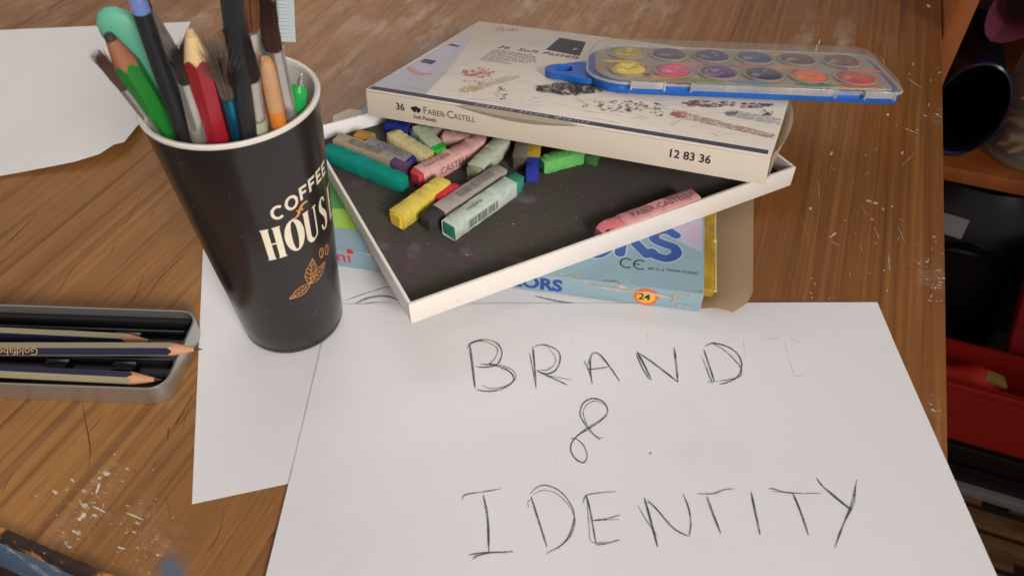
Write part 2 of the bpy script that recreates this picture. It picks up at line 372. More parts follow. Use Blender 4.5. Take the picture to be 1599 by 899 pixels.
FLOORM = plain_wood('floor_wood', s(96, 66, 40), s(150, 112, 72), .5, (5, 60, 40))
fl = MB().box(-1.2, 1.6, -.8, 2.4, -.66, -.6085).build('floor', mat('floor_gap', s(50, 34, 22), .8), smooth=False); fl['kind'] = 'structure'
pl = None; k = 0
for i in range(22):
    y = .12 + i * .030
    for x0, x1 in ((.28, .62 + .12 * (i % 3)), (.62 + .12 * (i % 3), 1.25)):
        if pl is None:
            pl = MB().box(-.5, .5, 0, .0268, 0, .008, .0008).build('plank', FLOORM, fl)
        p2 = pl if k == 0 else pl.copy()
        if k: col.objects.link(p2)
        p2.parent = fl; p2.rotation_euler = (0, 0, -ANG); p2.location = ((x0 + x1) / 2, y, -.6085); p2.scale = (x1 - x0 - .002, 1, 1); k += 1

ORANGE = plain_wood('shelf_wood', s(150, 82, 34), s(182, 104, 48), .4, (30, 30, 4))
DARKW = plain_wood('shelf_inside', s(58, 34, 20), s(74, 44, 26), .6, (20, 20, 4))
SY = .600
first_shelf_object = len(col.objects)
sh = thing('shelf_unit', 'orange-brown wooden shelf unit standing on the floor past the table edge', 'shelf', (0, 0, -.600))
MB().box(.359, .3745, SY, SY + .34, 0, .80, .0015).build('side_panel', ORANGE, sh)
MB().box(1.05, 1.0655, SY, SY + .34, 0, .80, .0015).build('side_panel', ORANGE, sh)
MB().box(.3750, 1.0495, SY + .004, SY + .32, .4585, .4735, .001).build('shelf_board', ORANGE, sh)
MB().box(.3750, 1.0495, SY + .004, SY + .32, .780, .795, .001).build('shelf_board', ORANGE, sh)
MB().box(.3750, 1.0495, SY + .004, SY + .32, .001, .016, .001).build('shelf_board', mat('white_laminate', s(150, 145, 138), .5), sh)
MB().box(.3750, 1.0495, SY + .322, SY + .335, .001, .795).build('back_panel', DARKW, sh)
SZ = -.600 + .4735 + .0005
# navy bin lying on its side, mouth towards the room
NAVY = mat('navy_plastic', s(12, 14, 30), .35, .15)
Mb = Matrix.Translation((.4075, SY + .150, SZ + .0485)) @ Matrix.Rotation(R(90), 4, 'X') @ Matrix.Rotation(R(0), 4, 'Z')
nb = thing('plastic_bin', 'dark navy oval plastic bin lying on its side on the shelf', 'bin', M=Mb)
MB().lathe([(.040, .0), (.045, .004), (.050, .125), (.0485, .125), (.043, .006), (.0, .005)], 48, sx=.60, sy=.93, cap1=False).build('shell', NAVY, nb)
MB().lathe([(.0492, .120), (.0515, .122), (.0515, .128), (.0495, .129), (.0478, .127), (.0480, .119)], 48, sx=.60, sy=.93, cap0=False, cap1=False).build('rim', mat('navy_rim', s(24, 30, 62), .25, .1), nb)
# clear jar of crayons
JX, JY = .479, SY + .056
jar = thing('clear_jar', 'cloudy clear plastic jar full of crayons on the shelf', 'jar', (JX, JY, SZ))
JAR = clear_plastic('cloudy_plastic', s(176, 166, 150), .30, .2)
MB().lathe([(.037, 0), (.040, .004), (.0425, .086), (.041, .091)], 40, cap1=False).build('shell', JAR, jar)
MB().lathe([(.0405, .090), (.0425, .092), (.0425, .0965), (.0395, .0965), (.0390, .091)], 40, cap0=False, cap1=False).build('rim', JAR, jar)
rj = random.Random(5); cols = [('orange', (190, 100, 50)), ('yellow', (190, 160, 70)), ('green', (40, 110, 70)), ('tan', (170, 136, 96)), ('dark red', (120, 42, 36)), ('pale pink', (186, 136, 120)), ('teal', (50, 100, 92))]
cproto = {}
for i in range(21):
    cn, cc = cols[i % 7]
    a = rj.uniform(0, 6.28); zz = .0105 + .0112 * (i // 3)
    L = .060; tl_ = rj.uniform(-.05, .05)
    M = Matrix.Translation((JX, JY, SZ + zz)) @ Matrix.Rotation(a if i % 3 == 0 else a0, 4, 'Z') @ Matrix.Translation((-L / 2, ((i % 3) - 1) * .0125, 0)) @ Matrix.Rotation(R(90) + tl_, 4, 'Y')
    if i % 3 == 0: a0 = a
    if cn in cproto:
        o = cproto[cn].copy(); col.objects.link(o)
    else:
        o = MB().lathe([(.0045, 0), (.0050, .001), (.0050, .048), (.0038, .050), (.0018, .058), (.0006, .060)], 10).build('crayon', mat('crayon_' + cn.replace(' ', '_'), s(*cc), .5)); cproto[cn] = o
        tag(o, cn + ' crayon lying inside the cloudy clear jar', 'crayon', 'crayons in the jar')
    o.matrix_world = M
# pink cloth bow lying across the mouth of the jar
PINK = mat('pink_cloth', s(176, 92, 120), .8, .2, 60, .3, 300)
pk = thing('pink_bow', 'pink cloth bow lying across the mouth of the clear jar', 'bow', (.4560, JY + .004, SZ + .0970), R(-20))
for sgn in (-1, 1):
    b = bmesh.new(); n1, n2 = 14, 6; g = []
    for i in range(n1 + 1):
        t = i / n1; row = []
        for j in range(n2 + 1):
            v = j / n2 - .5
            x = sgn * (.004 + .052 * math.sin(math.pi * t)); z = .012 + .030 * math.sin(2 * math.pi * t) * .9 + v * .012
            y = v * (.016 + .040 * math.sin(math.pi * t)) + .006 * math.sin(5 * t + 4 * v)
            row.append(b.verts.new((x, y, z + .022)))
        g.append(row)
    for i in range(n1):
        for j in range(n2): b.faces.new((g[i][j], g[i][j + 1], g[i + 1][j + 1], g[i + 1][j]))
    bmesh.ops.solidify(b, geom=b.faces[:], thickness=.0015)
    MB().bm(b).build('loop', PINK, pk)
MB().lathe([(.006, 0), (.011, .010), (.012, .03), (.009, .044), (.004, .05)], 16, sx=1, sy=1.2).build('knot', PINK, pk)

# lower compartment: black case with a label, red bin on a black crate, red folder
BLK = mat('black_plastic', s(20, 19, 20), .32, .2, 30, .1, 200)
bz = -.600 + .0165
def open_box(mb, x, y, h, t=.004, flare=.012, bz0=0):
    o0 = [(-x, -y), (x, -y), (x, y), (-x, y)]
    rings = [[(px, py, bz0) for px, py in o0], [(px * (1 + flare / x), py * (1 + flare / y), bz0 + h) for px, py in o0],
             [((px * (1 + flare / x)) * (1 - t / x), (py * (1 + flare / y)) * (1 - t / y), bz0 + h) for px, py in o0], [(px * (1 - t / x), py * (1 - t / y), bz0 + t) for px, py in o0]]
    vs = [q for r in rings for q in r]; fs = [(3, 2, 1, 0), (12, 13, 14, 15)]
    for j in range(3):
        for k in range(4): fs.append((j * 4 + k, j * 4 + (k + 1) % 4, (j + 1) * 4 + (k + 1) % 4, (j + 1) * 4 + k))
    return mb.add(vs, fs)
ct = thing('black_crate', 'low black plastic crate at the bottom of the shelf', 'crate', (.68, SY + .046, bz))
open_box(MB(), .22, .033, .076, flare=.004).build('shell', BLK, ct, ang=20)
MB().box(-.224, .224, -.0420, -.0372, .066, .0755, .002).build('rim', BLK, ct)
MB().box(-.223, .223, -.0395, -.0352, .030, .036, .0015).build('rib', BLK, ct)
RED = mat('red_plastic', s(176, 36, 28), .45, .15, 30)
rb = thing('red_bin', 'open red plastic bin set on top of the black crate', 'bin', (.68, SY + .044, bz + .0765))
open_box(MB(), .22, .031, .102, flare=.004).build('shell', RED, rb, ang=20)
MB().box(-.225, .225, -.0392, -.0353, .094, .1025, .0015).build('rim', RED, rb)
b = bmesh.new(); bmesh.ops.create_uvsphere(b, u_segments=28, v_segments=18, radius=1)
for q in b.verts:
    q.co = Vector((q.co.x * .046 * (1 + .07 * math.sin(3 * q.co.y + 2)), q.co.y * .025, .050 + q.co.z * .050 * (.8 if q.co.z > 0 else 1) + .005 * math.sin(5 * q.co.x) * (q.co.z > 0)))
tag(MB().bm(b).build('red_pouch', mat('red_fabric', s(236, 58, 40), .7, .15, 60, .3)), 'bright red soft pouch standing in the red bin', 'pouch').location = (.540, SY + .044, bz + .0765 + .0042)
tag(MB().prism([(0, 0), (.03, .004), (.026, .02), (.004, .016)], 0, .006, bev=.001).build('wood_scrap', mat('tan_scrap', s(186, 160, 84), .7)), 'small tan scrap lying on the bright red pouch', 'scrap').matrix_world = Matrix.Translation((.553, SY + .034, bz + .0765 + .0042 + .0870)) @ Matrix.Rotation(R(20), 4, 'Y')
bg_ = thing('black_case', 'rounded glossy black case with a pale label behind the red bin', 'case', (.500, SY + .195, bz))
MB().lathe([(.080, 0), (.092, .008), (.096, .08), (.098, .26), (.090, .305), (.060, .338), (.010, .348)], 48, sx=1.05, sy=.62).build('body', BLK, bg_)
MB().tube([(.060 * math.cos(a), -.0675 + .014 * abs(math.cos(a)), .190 + .085 * math.sin(a)) for a in [R(-40 + 13 * k) for k in range(21)]], .0055, 8).build('handle', mat('black_gloss', s(16, 16, 17), .15), bg_)
lb = MB().box(-.018, .018, -.0015, .0015, -.012, .012, .0005).build('label_patch', mat('label_grey', s(170, 170, 170), .6), bg_)
lb.location = (-.030, -.0555, .298); lb.rotation_euler = (R(-22), 0, R(-9))
rf = tag(MB().box(0, .14, 0, .022, 0, .295, .003).build('red_folder', mat('red_card', s(160, 30, 30), .55, .15, 25)), 'dark red box file leaning upright beside the black case', 'folder')
rf.matrix_world = Matrix.Translation((.622, SY + .090, bz + .0005)) @ Matrix.Rotation(R(-13), 4, 'Y')
# the shelf stands parallel to the table edge: turn it and what it holds about its front corner
SHR = Matrix.Translation((.3745, SY, 0)) @ Matrix.Rotation(-ANG, 4, 'Z') @ Matrix.Translation((-.3745, -SY, 0))
bpy.context.view_layer.update()
for o in list(col.objects)[first_shelf_object:]:
    if o.parent is None: o.matrix_world = SHR @ o.matrix_world

# ------------------------------------------------------------------ loose paper
def sheet(name, outline, z, m, label, thick=.00015, zf=None, rings=10):
    """convex outline filled with rings, with real thickness"""
    pts = []
    for i in range(len(outline)):
        a, b_ = Vector(outline[i]), Vector(outline[(i + 1) % len(outline)]); n = max(1, int((b_ - a).length / .012))
        pts += [a.lerp(b_, k / n) for k in range(n)]
    c = sum(pts, Vector((0, 0))) / len(pts); n = len(pts); mb = MB()
    for side in (1, 0):
        vs = [(c.x, c.y, (zf(c.x, c.y) if zf else 0) + z + thick * side)]
        for r in range(1, rings + 1):
            for p in pts:
                q = c.lerp(p, r / rings); vs.append((q.x, q.y, (zf(q.x, q.y) if zf else 0) + z + thick * side))
        fs = [(0, 1 + k, 1 + (k + 1) % n) for k in range(n)]
        for r in range(rings - 1):
            for k in range(n): fs.append((1 + r * n + k, 1 + (r + 1) * n + k, 1 + (r + 1) * n + (k + 1) % n, 1 + r * n + (k + 1) % n))
        mb.add(vs, fs if side else [f[::-1] for f in fs])
    h = 1 + rings * n; o0 = 1 + (rings - 1) * n
    mb.f += [(o0 + k, h + o0 + k, h + o0 + (k + 1) % n, o0 + (k + 1) % n) for k in range(n)]; mb.m += [0] * n
    return tag(mb.build(name, m, ang=50), label, 'paper')
lo = Vector((-.1394, .1718)); ax = Vector((math.cos(R(14.2)), math.sin(R(14.2)))); ay = Vector((-ax.y, ax.x))
sheet('paper_sheet', [lo, lo + ax * .232, lo + ax * .232 + ay * .21, lo + ay * .21], .0002, PAPER, 'blank white sheet under the black cup, partly covered by the lettered sheet')
ZM = .00062
ca_, cb_ = P(690, 690), P(1280, 570)                # soft crease added across the lettered sheet to imitate a diagonal shade edge
cdir = (cb_ - ca_).normalized(); cn_ = Vector((cdir.y, -cdir.x, 0))
if cn_.y > 0: cn_ = -cn_
def sheet_z(x, y):
    d = (Vector((x, y, 0)) - Vector((ca_.x, ca_.y, 0))).dot(cn_); k_ = .006
    lift = .026 * (d if d > k_ else 0 if d < -k_ else (d + k_) ** 2 / (4 * k_))
    wv = .00035 * (math.sin(x * 31 + 1.3) * math.sin(y * 27 + .4) + .6 * math.sin(x * 13 - y * 41)) * min(1, max(0, (.262 - y) / .05))
    return ZM + max(0, lift + max(-.0001, wv) * min(1, max(0, (x + .0985) / .03)) + .0001)
def onz(px, py, add=0.0):                           # photo point on the lifted sheet
    q = P(px, py, ZM)
    for _ in range(6): q = P(px, py, sheet_z(q.x, q.y) + add)
    return q
g_tl, g_tr = Vector((-.0985, .2918)), Vector((.1995, .2932)); g_bl = Vector(onz(415, 899)[:2]); g_br = Vector(onz(1557, 899)[:2])
g_bl = g_tl + (g_bl - g_tl).normalized() * .210; g_br = g_tr + (g_br - g_tr).normalized() * .210
NX, NY = 74, 56; mb = MB()
for side in (1, 0):
    vs = []
    for j in range(NY + 1):
        for i in range(NX + 1):
            q = g_bl.lerp(g_br, i / NX).lerp(g_tl.lerp(g_tr, i / NX), j / NY); vs.append((q.x, q.y, sheet_z(q.x, q.y) + .00015 * side))
    W_ = NX + 1; fs = [(j * W_ + i, j * W_ + i + 1, (j + 1) * W_ + i + 1, (j + 1) * W_ + i) for j in range(NY) for i in range(NX)]
    mb.add(vs, fs if side else [f[::-1] for f in fs])
rim_ = [i for i in range(W_)] + [j * W_ + NX for j in range(1, NY + 1)] + [NY * W_ + i for i in range(NX - 1, -1, -1)] + [j * W_ for j in range(NY - 1, 0, -1)]
h_ = W_ * (NY + 1)
for k in range(len(rim_)): mb.f.append((rim_[k], rim_[(k + 1) % len(rim_)], h_ + rim_[(k + 1) % len(rim_)], h_ + rim_[k])); mb.m.append(0)
ms = tag(mb.build('paper_sheet', PAPER, ang=50), 'white sheet hand-lettered in pencil with BRAND & IDENTITY', 'paper')
bs = [Vector(P(*q)[:2]) for q in ((-260, 290), (0, 278), (120, 262), (160, 253), (184, 240), (200, 237), (218, 208), (232, 190), (298, 35), (0, 48), (-260, 62))]
bsc = Vector(P(195, 238)[:2])
sheet('paper_sheet', bs, .0003, PAPER2, 'blank greyish sheet with a torn corner behind the cup', zf=lambda x, y: .0075 * max(0, 1 - (Vector((x, y)) - bsc).length / .11) ** 1.6)
# pencil lettering on the top sheet
def onsheet(px, py): return onz(px, py, .00030)
kb = lambda x, y: (690 + .3752 * x, 500 + .3752 * y)
ki = lambda x, y: (690 + .4378 * x, 720 + .4378 * y)
brand = [  # (stroke, width in photo pixels)
 ([(115, 95), (126, 180), (138, 280)], 3.3), ([(105, 120), (120, 95), (170, 80), (225, 92), (250, 130), (240, 170), (215, 190), (160, 195), (140, 190)], 1.9),
 ([(160, 182), (215, 186), (275, 208), (299, 238), (285, 265), (240, 288), (190, 295), (145, 288)], 2.1), ([(120, 98), (160, 86), (210, 100), (232, 125), (215, 165), (185, 188)], 1.2),
 ([(170, 270), (200, 283), (250, 278), (290, 260), (308, 235), (295, 208), (250, 188), (200, 180)], 1.2),
 ([(378, 110), (385, 180), (392, 283)], 2.8), ([(365, 135), (376, 195), (390, 270)], 1.6), ([(385, 110), (410, 101), (450, 108), (485, 130), (492, 165), (475, 205), (440, 222), (395, 212)], 2.0),
 ([(440, 110), (470, 150), (470, 180), (440, 205), (395, 208)], 1.0), ([(395, 210), (450, 235), (522, 268)], 2.0), ([(430, 228), (490, 238), (540, 247)], .9),
 ([(625, 265), (618, 200), (620, 155), (633, 135), (660, 145), (700, 195), (740, 252)], 2.5), ([(590, 165), (610, 205), (628, 262)], 1.3), ([(605, 204), (650, 200), (695, 193)], 1.5), ([(615, 148), (608, 190)], 1.1),
 ([(812, 132), (845, 190), (872, 248)], 2.8), ([(808, 140), (835, 198), (863, 245)], 1.7), ([(812, 132), (870, 170), (930, 215), (982, 256)], 2.2), ([(967, 112), (975, 180), (982, 256)], 2.8),
 ([(1090, 122), (1110, 180), (1135, 255)], 2.4), ([(1082, 148), (1105, 210), (1127, 262)], 1.5), ([(1095, 108), (1130, 95), (1190, 110), (1235, 145), (1248, 190), (1230, 235), (1180, 260), (1155, 265)], 2.1),
 ([(1130, 98), (1170, 120), (1215, 160), (1245, 200), (1243, 230), (1200, 245), (1105, 257)], 1.3)]
amp = [([(658, 497), (620, 465), (592, 425), (575, 390), (588, 345), (625, 325), (670, 337), (690, 375), (670, 410), (620, 445), (570, 475), (540, 510), (538, 545), (560, 578), (590, 590), (605, 562), (590, 520), (560, 493), (535, 490)], 2.0),
 ([(675, 485), (655, 488), (625, 465), (600, 425), (588, 380), (605, 350), (640, 335), (680, 350)], 1.1), ([(686, 392), (650, 420), (600, 450), (565, 478)], 1.2)]
ident = [([(148, 120), (163, 200), (168, 322)], 3.3), ([(72, 138), (85, 118), (150, 108), (210, 97)], 1.5), ([(97, 333), (150, 325), (232, 322), (255, 321)], 1.8), ([(110, 348), (130, 335), (180, 325), (232, 325)], 1.8),
 ([(318, 125), (345, 210), (375, 305)], 2.9), ([(315, 115), (340, 92), (375, 85), (420, 105), (455, 145), (472, 190), (460, 250), (430, 295), (372, 328)], 1.9), ([(325, 118), (360, 103), (410, 115), (455, 160), (475, 210), (460, 265), (415, 310)], 1.1), ([(310, 165), (307, 145), (325, 130)], 1.0),
 ([(515, 120), (530, 180), (550, 295)], 2.5), ([(503, 150), (515, 122), (560, 112), (620, 107)], 1.5), ([(540, 210), (590, 203), (635, 190)], 1.9), ([(535, 211), (632, 206)], 1.1), ([(550, 297), (590, 292), (635, 278)], 2.1), ([(518, 140), (525, 230), (535, 285), (600, 287)], 1.2),
 ([(722, 128), (745, 210), (770, 305)], 3.0), ([(698, 155), (730, 210), (770, 265)], 1.1), ([(735, 138), (775, 180), (830, 240), (880, 267)], 2.1), ([(730, 145), (760, 160), (810, 225), (860, 258)], 1.0), ([(860, 115), (880, 165), (888, 220), (882, 268)], 2.3),
 ([(910, 115), (965, 115), (1010, 100), (1045, 98)], 1.7), ([(945, 125), (965, 180), (995, 257)], 3.2), ([(1103, 108), (1118, 180), (1135, 260)], 3.2),
 ([(1165, 98), (1185, 98), (1240, 112), (1355, 113)], 1.7), ([(1178, 107), (1230, 110), (1255, 111)], 1.2), ([(1253, 115), (1280, 180), (1308, 262)], 2.6),
 ([(1335, 58), (1370, 100), (1455, 170)], 2.1), ([(1370, 95), (1430, 145), (1460, 170)], 1.1), ([(1480, 65), (1462, 150), (1430, 230), (1402, 305)], 2.8), ([(1476, 95), (1470, 150), (1440, 210), (1410, 275)], 1.5)]
mb = MB()
zoff = [0]
def wr(strokes, k):
    for i, (pts, wd) in enumerate(strokes):
        dz = .000012 * (i % 5)
        stroke(mb, [k(*q) for q in pts], wd * 1.12, lambda x, y: onsheet(x, y) + Vector((0, 0, dz)), jit=.14, n=9, taper=.45)
wr(brand, kb); wr(amp, kb); wr(ident, ki)
x, y = kb(867, 550); stroke(mb, [(x - 2, y + 2), (x + 2, y - 1)], 3, onsheet)
mb.build('lettering', LEAD, ms, smooth=False)
for group_ in ([([(1350, 80), (1410, 73)], 1.5)], [([(1425, 80), (1440, 140), (1465, 230)], 2)], [([(1440, 75), (1500, 95)], 1.2)], [([(1465, 232), (1505, 232)], 1.4)], [([(1255, 80), (1262, 160)], 1.4)], [([(855, 45), (858, 110)], 1.2)], [([(540, 70), (545, 100)], 1)], [([(472, 580), (480, 575)], 2)]):
    mb = MB(); wr(group_, kb)
    mb.build('erased_stroke', FAINT, ms, smooth=False)
# pencil drawing on the sheet below
def onlow(px, py): return P(px, py, .0005)
tmp = [o for o in col.objects if o.get('label', '').startswith('blank white sheet under')][0]
SOFT = graphite('graphite_soft', .22, .55)
for pts, wd in (([(539, 469), (570, 458), (605, 448), (640, 443)], 1.6), ([(550, 477), (572, 466), (600, 462), (622, 468), (640, 478)], 3.2), ([(556, 478), (580, 472), (612, 471)], 1.2), ([(835, 462), (870, 470), (900, 474)], 3)):
    mb = MB(); stroke(mb, pts, wd, onlow, jit=.2); mb.build('pencil_line', SOFT, tmp, smooth=False)
# striped card lying on the table behind the brushes
a, b_ = P(462, 67), P(430, 65)
d1 = (b_ - a).normalized(); d2 = Vector((-.213, .977, 0))
cdn = sheet('paint_card', [Vector(q[:2]) for q in (a, a + d2 * .11, a + d2 * .11 + d1 * .045, a + d1 * .045)], .0002, mat('pale_card', s(200, 212, 212), .6, .04), 'small pale card with blue brush stripes lying behind the cup', thick=.0006)
cdn['category'] = 'card'
mb = MB()
for k in range(15):
    o = a + d2 * (.007 + .0068 * k) + Vector((0, 0, .00085))
    stroke(mb, [(0, 0), (.02, .0006 * (-1) ** k), (.043, .0)], lambda t: .0002 + .0042 * t ** 1.5, lambda x, y, o=o: o + d1 * (x + .0015) + d2 * y, taper=1)
mb.build('stripe', mat('blue_paint', s(40, 70, 130), .5, .3, 80), cdn, smooth=False)
# cream folded paper under the back corner of the pastel tray
cp = [P(*q, .001) for q in ((520, 182), (545, 171), (600, 178), (600, 215), (520, 215))]
sheet('folded_paper', [Vector(q[:2]) for q in cp], .0003, mat('cream_paper', s(214, 204, 180), .7, .05), 'cream folded paper poking out behind the pastel tray', thick=.0012)

# ------------------------------------------------------------------ crayon carton (lies on the lettered sheet)
CA = R(-10.2); CZ = .0012; CW, CD, CHh = .232, .150, .0138
cfr = Vector((.1012, .2862, CZ)); cux = Vector((math.cos(CA), math.sin(CA), 0)); cuy = Vector((-cux.y, cux.x, 0))
CM = Matrix.Translation(cfr) @ Matrix.Rotation(CA, 4, 'Z')       # local x runs left as negative, y back
CMI = CM.inverted()
bx = thing('crayon_carton', 'worn blue printed crayon carton with its end flap open, under the pastel tray', 'box', M=CM)
BLUE = mat('carton_blue', s(136, 164, 174), .45, .06, 30, .08, 200, dirt=(s(206, 196, 186), 70, .68, .04, .8))
BROWN = mat('raw_cardboard', s(208, 182, 148), .75, .08, 50, .1, 300)
t = .0007
MB().box(-CW, 0, 0, CD, CHh - t, CHh, .0003).build('top_panel', BLUE, bx)
MB().box(-CW, 0, 0, CD, 0, t, .0002).build('bottom_panel', BROWN, bx)
MB().box(-CW, 0, -t, -.00005, 0, CHh - .0002, .0003).build('front_panel', BLUE, bx)
MB().box(-CW, 0, CD - t, CD - .00005, t + .00005, CHh - t - .00005).build('back_panel', BLUE, bx)
MB().box(-CW, -CW + t, .0007, CD - .001, t + .00005, CHh - t - .00005).build('end_panel', BLUE, bx)
# open end flap, bowed
b = bmesh.new(); g = []
for i in range(11):
    tt = i / 10; row = []
    for j in range(15):
        v = j / 14; y = .001 + v * .128
        xe = .0270 + .006 * v
        if v < .10: xe *= .60 + 4 * v
        row.append(b.verts.new((.0003 + tt * xe, y - .010 * (1 - v) * tt * (.3 if v > .05 else .2), .0009 + .0032 * math.sin(tt * 2.4) * (1 - .5 * v))))
    g.append(row)
for i in range(10):
    for j in range(14): b.faces.new((g[i][j], g[i + 1][j], g[i + 1][j + 1], g[i][j + 1]))
bmesh.ops.solidify(b, geom=b.faces[:], thickness=.0006)
MB().bm(b).build('end_flap', BROWN, bx)
YEL = clear_plastic('yellow_tray_plastic', s(196, 158, 40), .55, .2)
MB().box(-CW + .003, .0062, .0055, CD - .004, .0048, .0115, .0022, seg=3).build('inner_tray', YEL, bx)
MB().tube([(.0066, .0065, .0098), (.0066, .05, .0098), (.0066, .10, .0098)], .0009, 6).build('tray_rim', clear_plastic('tray_rim_plastic', s(226, 210, 130), .6, .1), bx)
MB().box(.0055, .0074, .046, .0472, .0050, .0112, .0003).build('tray_rib', MATS.get('white_card'), bx)
def cl(px, py, z):                 # photo point to carton coordinates on its top plane
    q = CMI @ P(px, py, CZ + z); return q
ctop = lambda x, y: Vector((x, y, CHh + .00012)); cfro = lambda x, z: Vector((x, -t - .00012, z))
# front-panel print: local x along, z up
mb = text_mb('24', .0068, lambda x, y: cfro(-.0336 + x, .0042 + y) + Vector((0, -.00015, 0)), bold=.02, sx=.95); mb.build('lettering', INK, bx, smooth=False)
mb = MB(); poly(mb, [(-.0295 + .0066 * math.cos(a), .0066 + .0062 * math.sin(a)) for a in [k * math.pi / 16 for k in range(32)]], cfro); emb = mb.build('round_emblem', mat('emblem_orange', s(222, 108, 44), .5, .1), bx, smooth=False)
mb = MB(); poly(mb, [(-.0295 + .005 * math.cos(a), .0062 + .0045 * math.sin(a)) for a in [k * math.pi / 16 for k in range(32)]], lambda x, z: cfro(x, z) + Vector((0, -.00007, 0))); mb.build('emblem_centre', mat('emblem_yellow', s(236, 178, 70), .5, .1), emb, smooth=False)
DKB = mat('print_blue', s(34, 84, 168), .45, .08); DKB2 = mat('print_navy', s(50, 70, 150), .45, .1)
text_mb('COLORS', .0118, lambda x, y: cfro(-.1210 + x, .0024 + y), bold=.04, sx=1.0).build('lettering', DKB2, bx, smooth=False)
mb = text_mb('omi', .012, lambda x, y: cfro(-.2150 + x, .0040 + y), bold=.01, sx=1.1)
mb.build('lettering', mat('print_red', s(196, 54, 60), .45), bx, smooth=False)
mb = MB(); poly(mb, [(-.1945 + .0019 * math.cos(a), .0126 + .0018 * math.sin(a)) for a in [k * math.pi / 10 for k in range(20)]], lambda x, z: cfro(x, z) + Vector((0, -.0001, 0))); mb.build('red_dot', mat('print_red_dot', s(206, 40, 46), .45), bx, smooth=False)
# top print
def blob_letter(name, lines, wd, m, lift=0.0):
    mb = MB(); k_ = 0
    for pts in lines:
        w2 = [tuple(cl(*q, CHh)[:2]) for q in pts]; d = .00010 + lift + .00002 * k_; k_ += 1
        stroke(mb, w2, wd, lambda x, y: ctop(x, y) + Vector((0, 0, d)), taper=1, n=8)
        for c in (w2[0], w2[-1]): poly(mb, [(c[0] + wd / 2 * math.cos(a), c[1] + wd / 2 * math.sin(a)) for a in [i * math.pi / 8 for i in range(16)]], lambda x, y: ctop(x, y) + Vector((0, 0, d + .00001)))
    return mb.build(name, m, bx, smooth=False)
RSL = [[(1055, 368), (1040, 360), (1024, 364), (1022, 374), (1036, 381), (1052, 387), (1056, 397), (1042, 404), (1024, 400), (1018, 394)],
       [(978, 352), (972, 375), (968, 396)], [(978, 352), (1000, 352), (1004, 364), (986, 374)], [(986, 374), (998, 386), (1010, 398)]]
OL = [[(930 + 24 * math.cos(a), 374 + 24 * math.sin(a)) for a in [i * math.pi / 8 for i in range(17)]]]
blob_letter('letter_shadow', RSL + OL, .0078, mat('print_paleglow', s(176, 196, 214), .45, .05))
blob_letter('lettering', RSL + OL, .0058, mat('print_bubble', s(40, 104, 176), .4, .12, 60, c2=s(52, 70, 150)), .00015)
q = cl(966, 416, CHh)
mb = MB()
stroke(mb, [(.0042 + .0034 * math.cos(a), .0034 + .0036 * math.sin(a)) for a in [R(50 + 26 * k) for k in range(11)]], .0009, lambda x, y: ctop(q.x + x, q.y + y), taper=1)
stroke(mb, [(.0114 + .0034 * math.cos(a), .0034 + .0036 * math.sin(a)) for a in [R(50 + 26 * k) for k in range(11)]], .0009, lambda x, y: ctop(q.x + x, q.y + y), taper=1)
stroke(mb, [(.0082, .0034), (.0112, .0034)], .0008, lambda x, y: ctop(q.x + x, q.y + y), taper=1)
text_mb('EN 71-3', .0026, lambda x, y: ctop(q.x + .0158 + x, q.y + .0004 + y), mb=mb, bold=.015)
text_mb('NON-TOXIC', .0030, lambda x, y: ctop(q.x + .0258 + x, q.y + .0010 + y), mb=mb, bold=.008)
mb.build('lettering', mat('print_dark', s(34, 52, 70), .5), bx, smooth=False)
mb = MB(); f = lambda x, y: ctop(x, y) - Vector((0, 0, .00006))
poly(mb, [(-.058, .062), (-.0012, .0315), (-.0012, .10), (-.058, .10)], f); mb.build('pink_cloud', mat('print_pink', s(214, 176, 196), .45, .1, 60, c2=s(170, 186, 208)), bx, smooth=False)
mb = MB(); poly(mb, [(-.231, .016), (-.16, .016), (-.16, .10), (-.231, .10)], f); mb.build('meadow_print', mat('print_green', s(46, 128, 58), .45, .25, 50, c2=s(70, 150, 60)), bx, smooth=False)
f2 = lambda x, y: ctop(x, y)
mb = MB(); poly(mb, [(-.231, .016), (-.16, .016), (-.165, .022), (-.18, .0285), (-.196, .0275), (-.21, .033), (-.231, .030)], f2); mb.build('meadow_print', mat('print_lime', s(150, 190, 60), .45, .15, 60), bx, smooth=False)
mb = MB(); poly(mb, [(-.201 + .007 * math.cos(a), .038 + .010 * math.sin(a)) for a in [k * math.pi / 10 for k in range(20)]], f2); mb.build('bush_print', mat('print_yellowgreen', s(186, 206, 70), .45, .1), bx, smooth=False)
mb = MB(); poly(mb, [(-.215, .058), (-.185, .054), (-.178, .066), (-.20, .074)], f2); mb.build('flower_print', mat('print_rose', s(206, 120, 170), .45, .15, c2=s(120, 110, 190)), bx, smooth=False)
# torn white edge along the front fold
mb = MB(); rr = random.Random(11)
for k in range(46):
    x = -CW + .004 + rr.random() ** .7 * (CW - .005); ln = rr.uniform(.002, .012); wd = rr.uniform(.0003, .0011)
    if rr.random() < .5: stroke(mb, [(x, rr.uniform(.0001, .0008)), (min(x + ln, -.0003), rr.uniform(.0001, .0009))], wd, lambda x, y: ctop(x, max(y, -.0004)) + Vector((0, 0, .0001)), jit=.6)
    else: stroke(mb, [(x, CHh - rr.uniform(.0005, .004)), (min(x + ln, -.0003), CHh - rr.uniform(.0005, .004))], wd, lambda x, y: cfro(x, y) + Vector((0, -.0003, 0)), jit=.6)
for pts in ([(-.062, .0105), (-.045, .0092), (-.030, .0098), (-.012, .0075)], [(-.016, .0112), (-.0145, .008), (-.0155, .0045)], [(-.012, .0036), (-.004, .0028)]):
    stroke(mb, pts, .0012, lambda x, y: cfro(x, y) + Vector((0, -.0003, 0)), jit=.8)
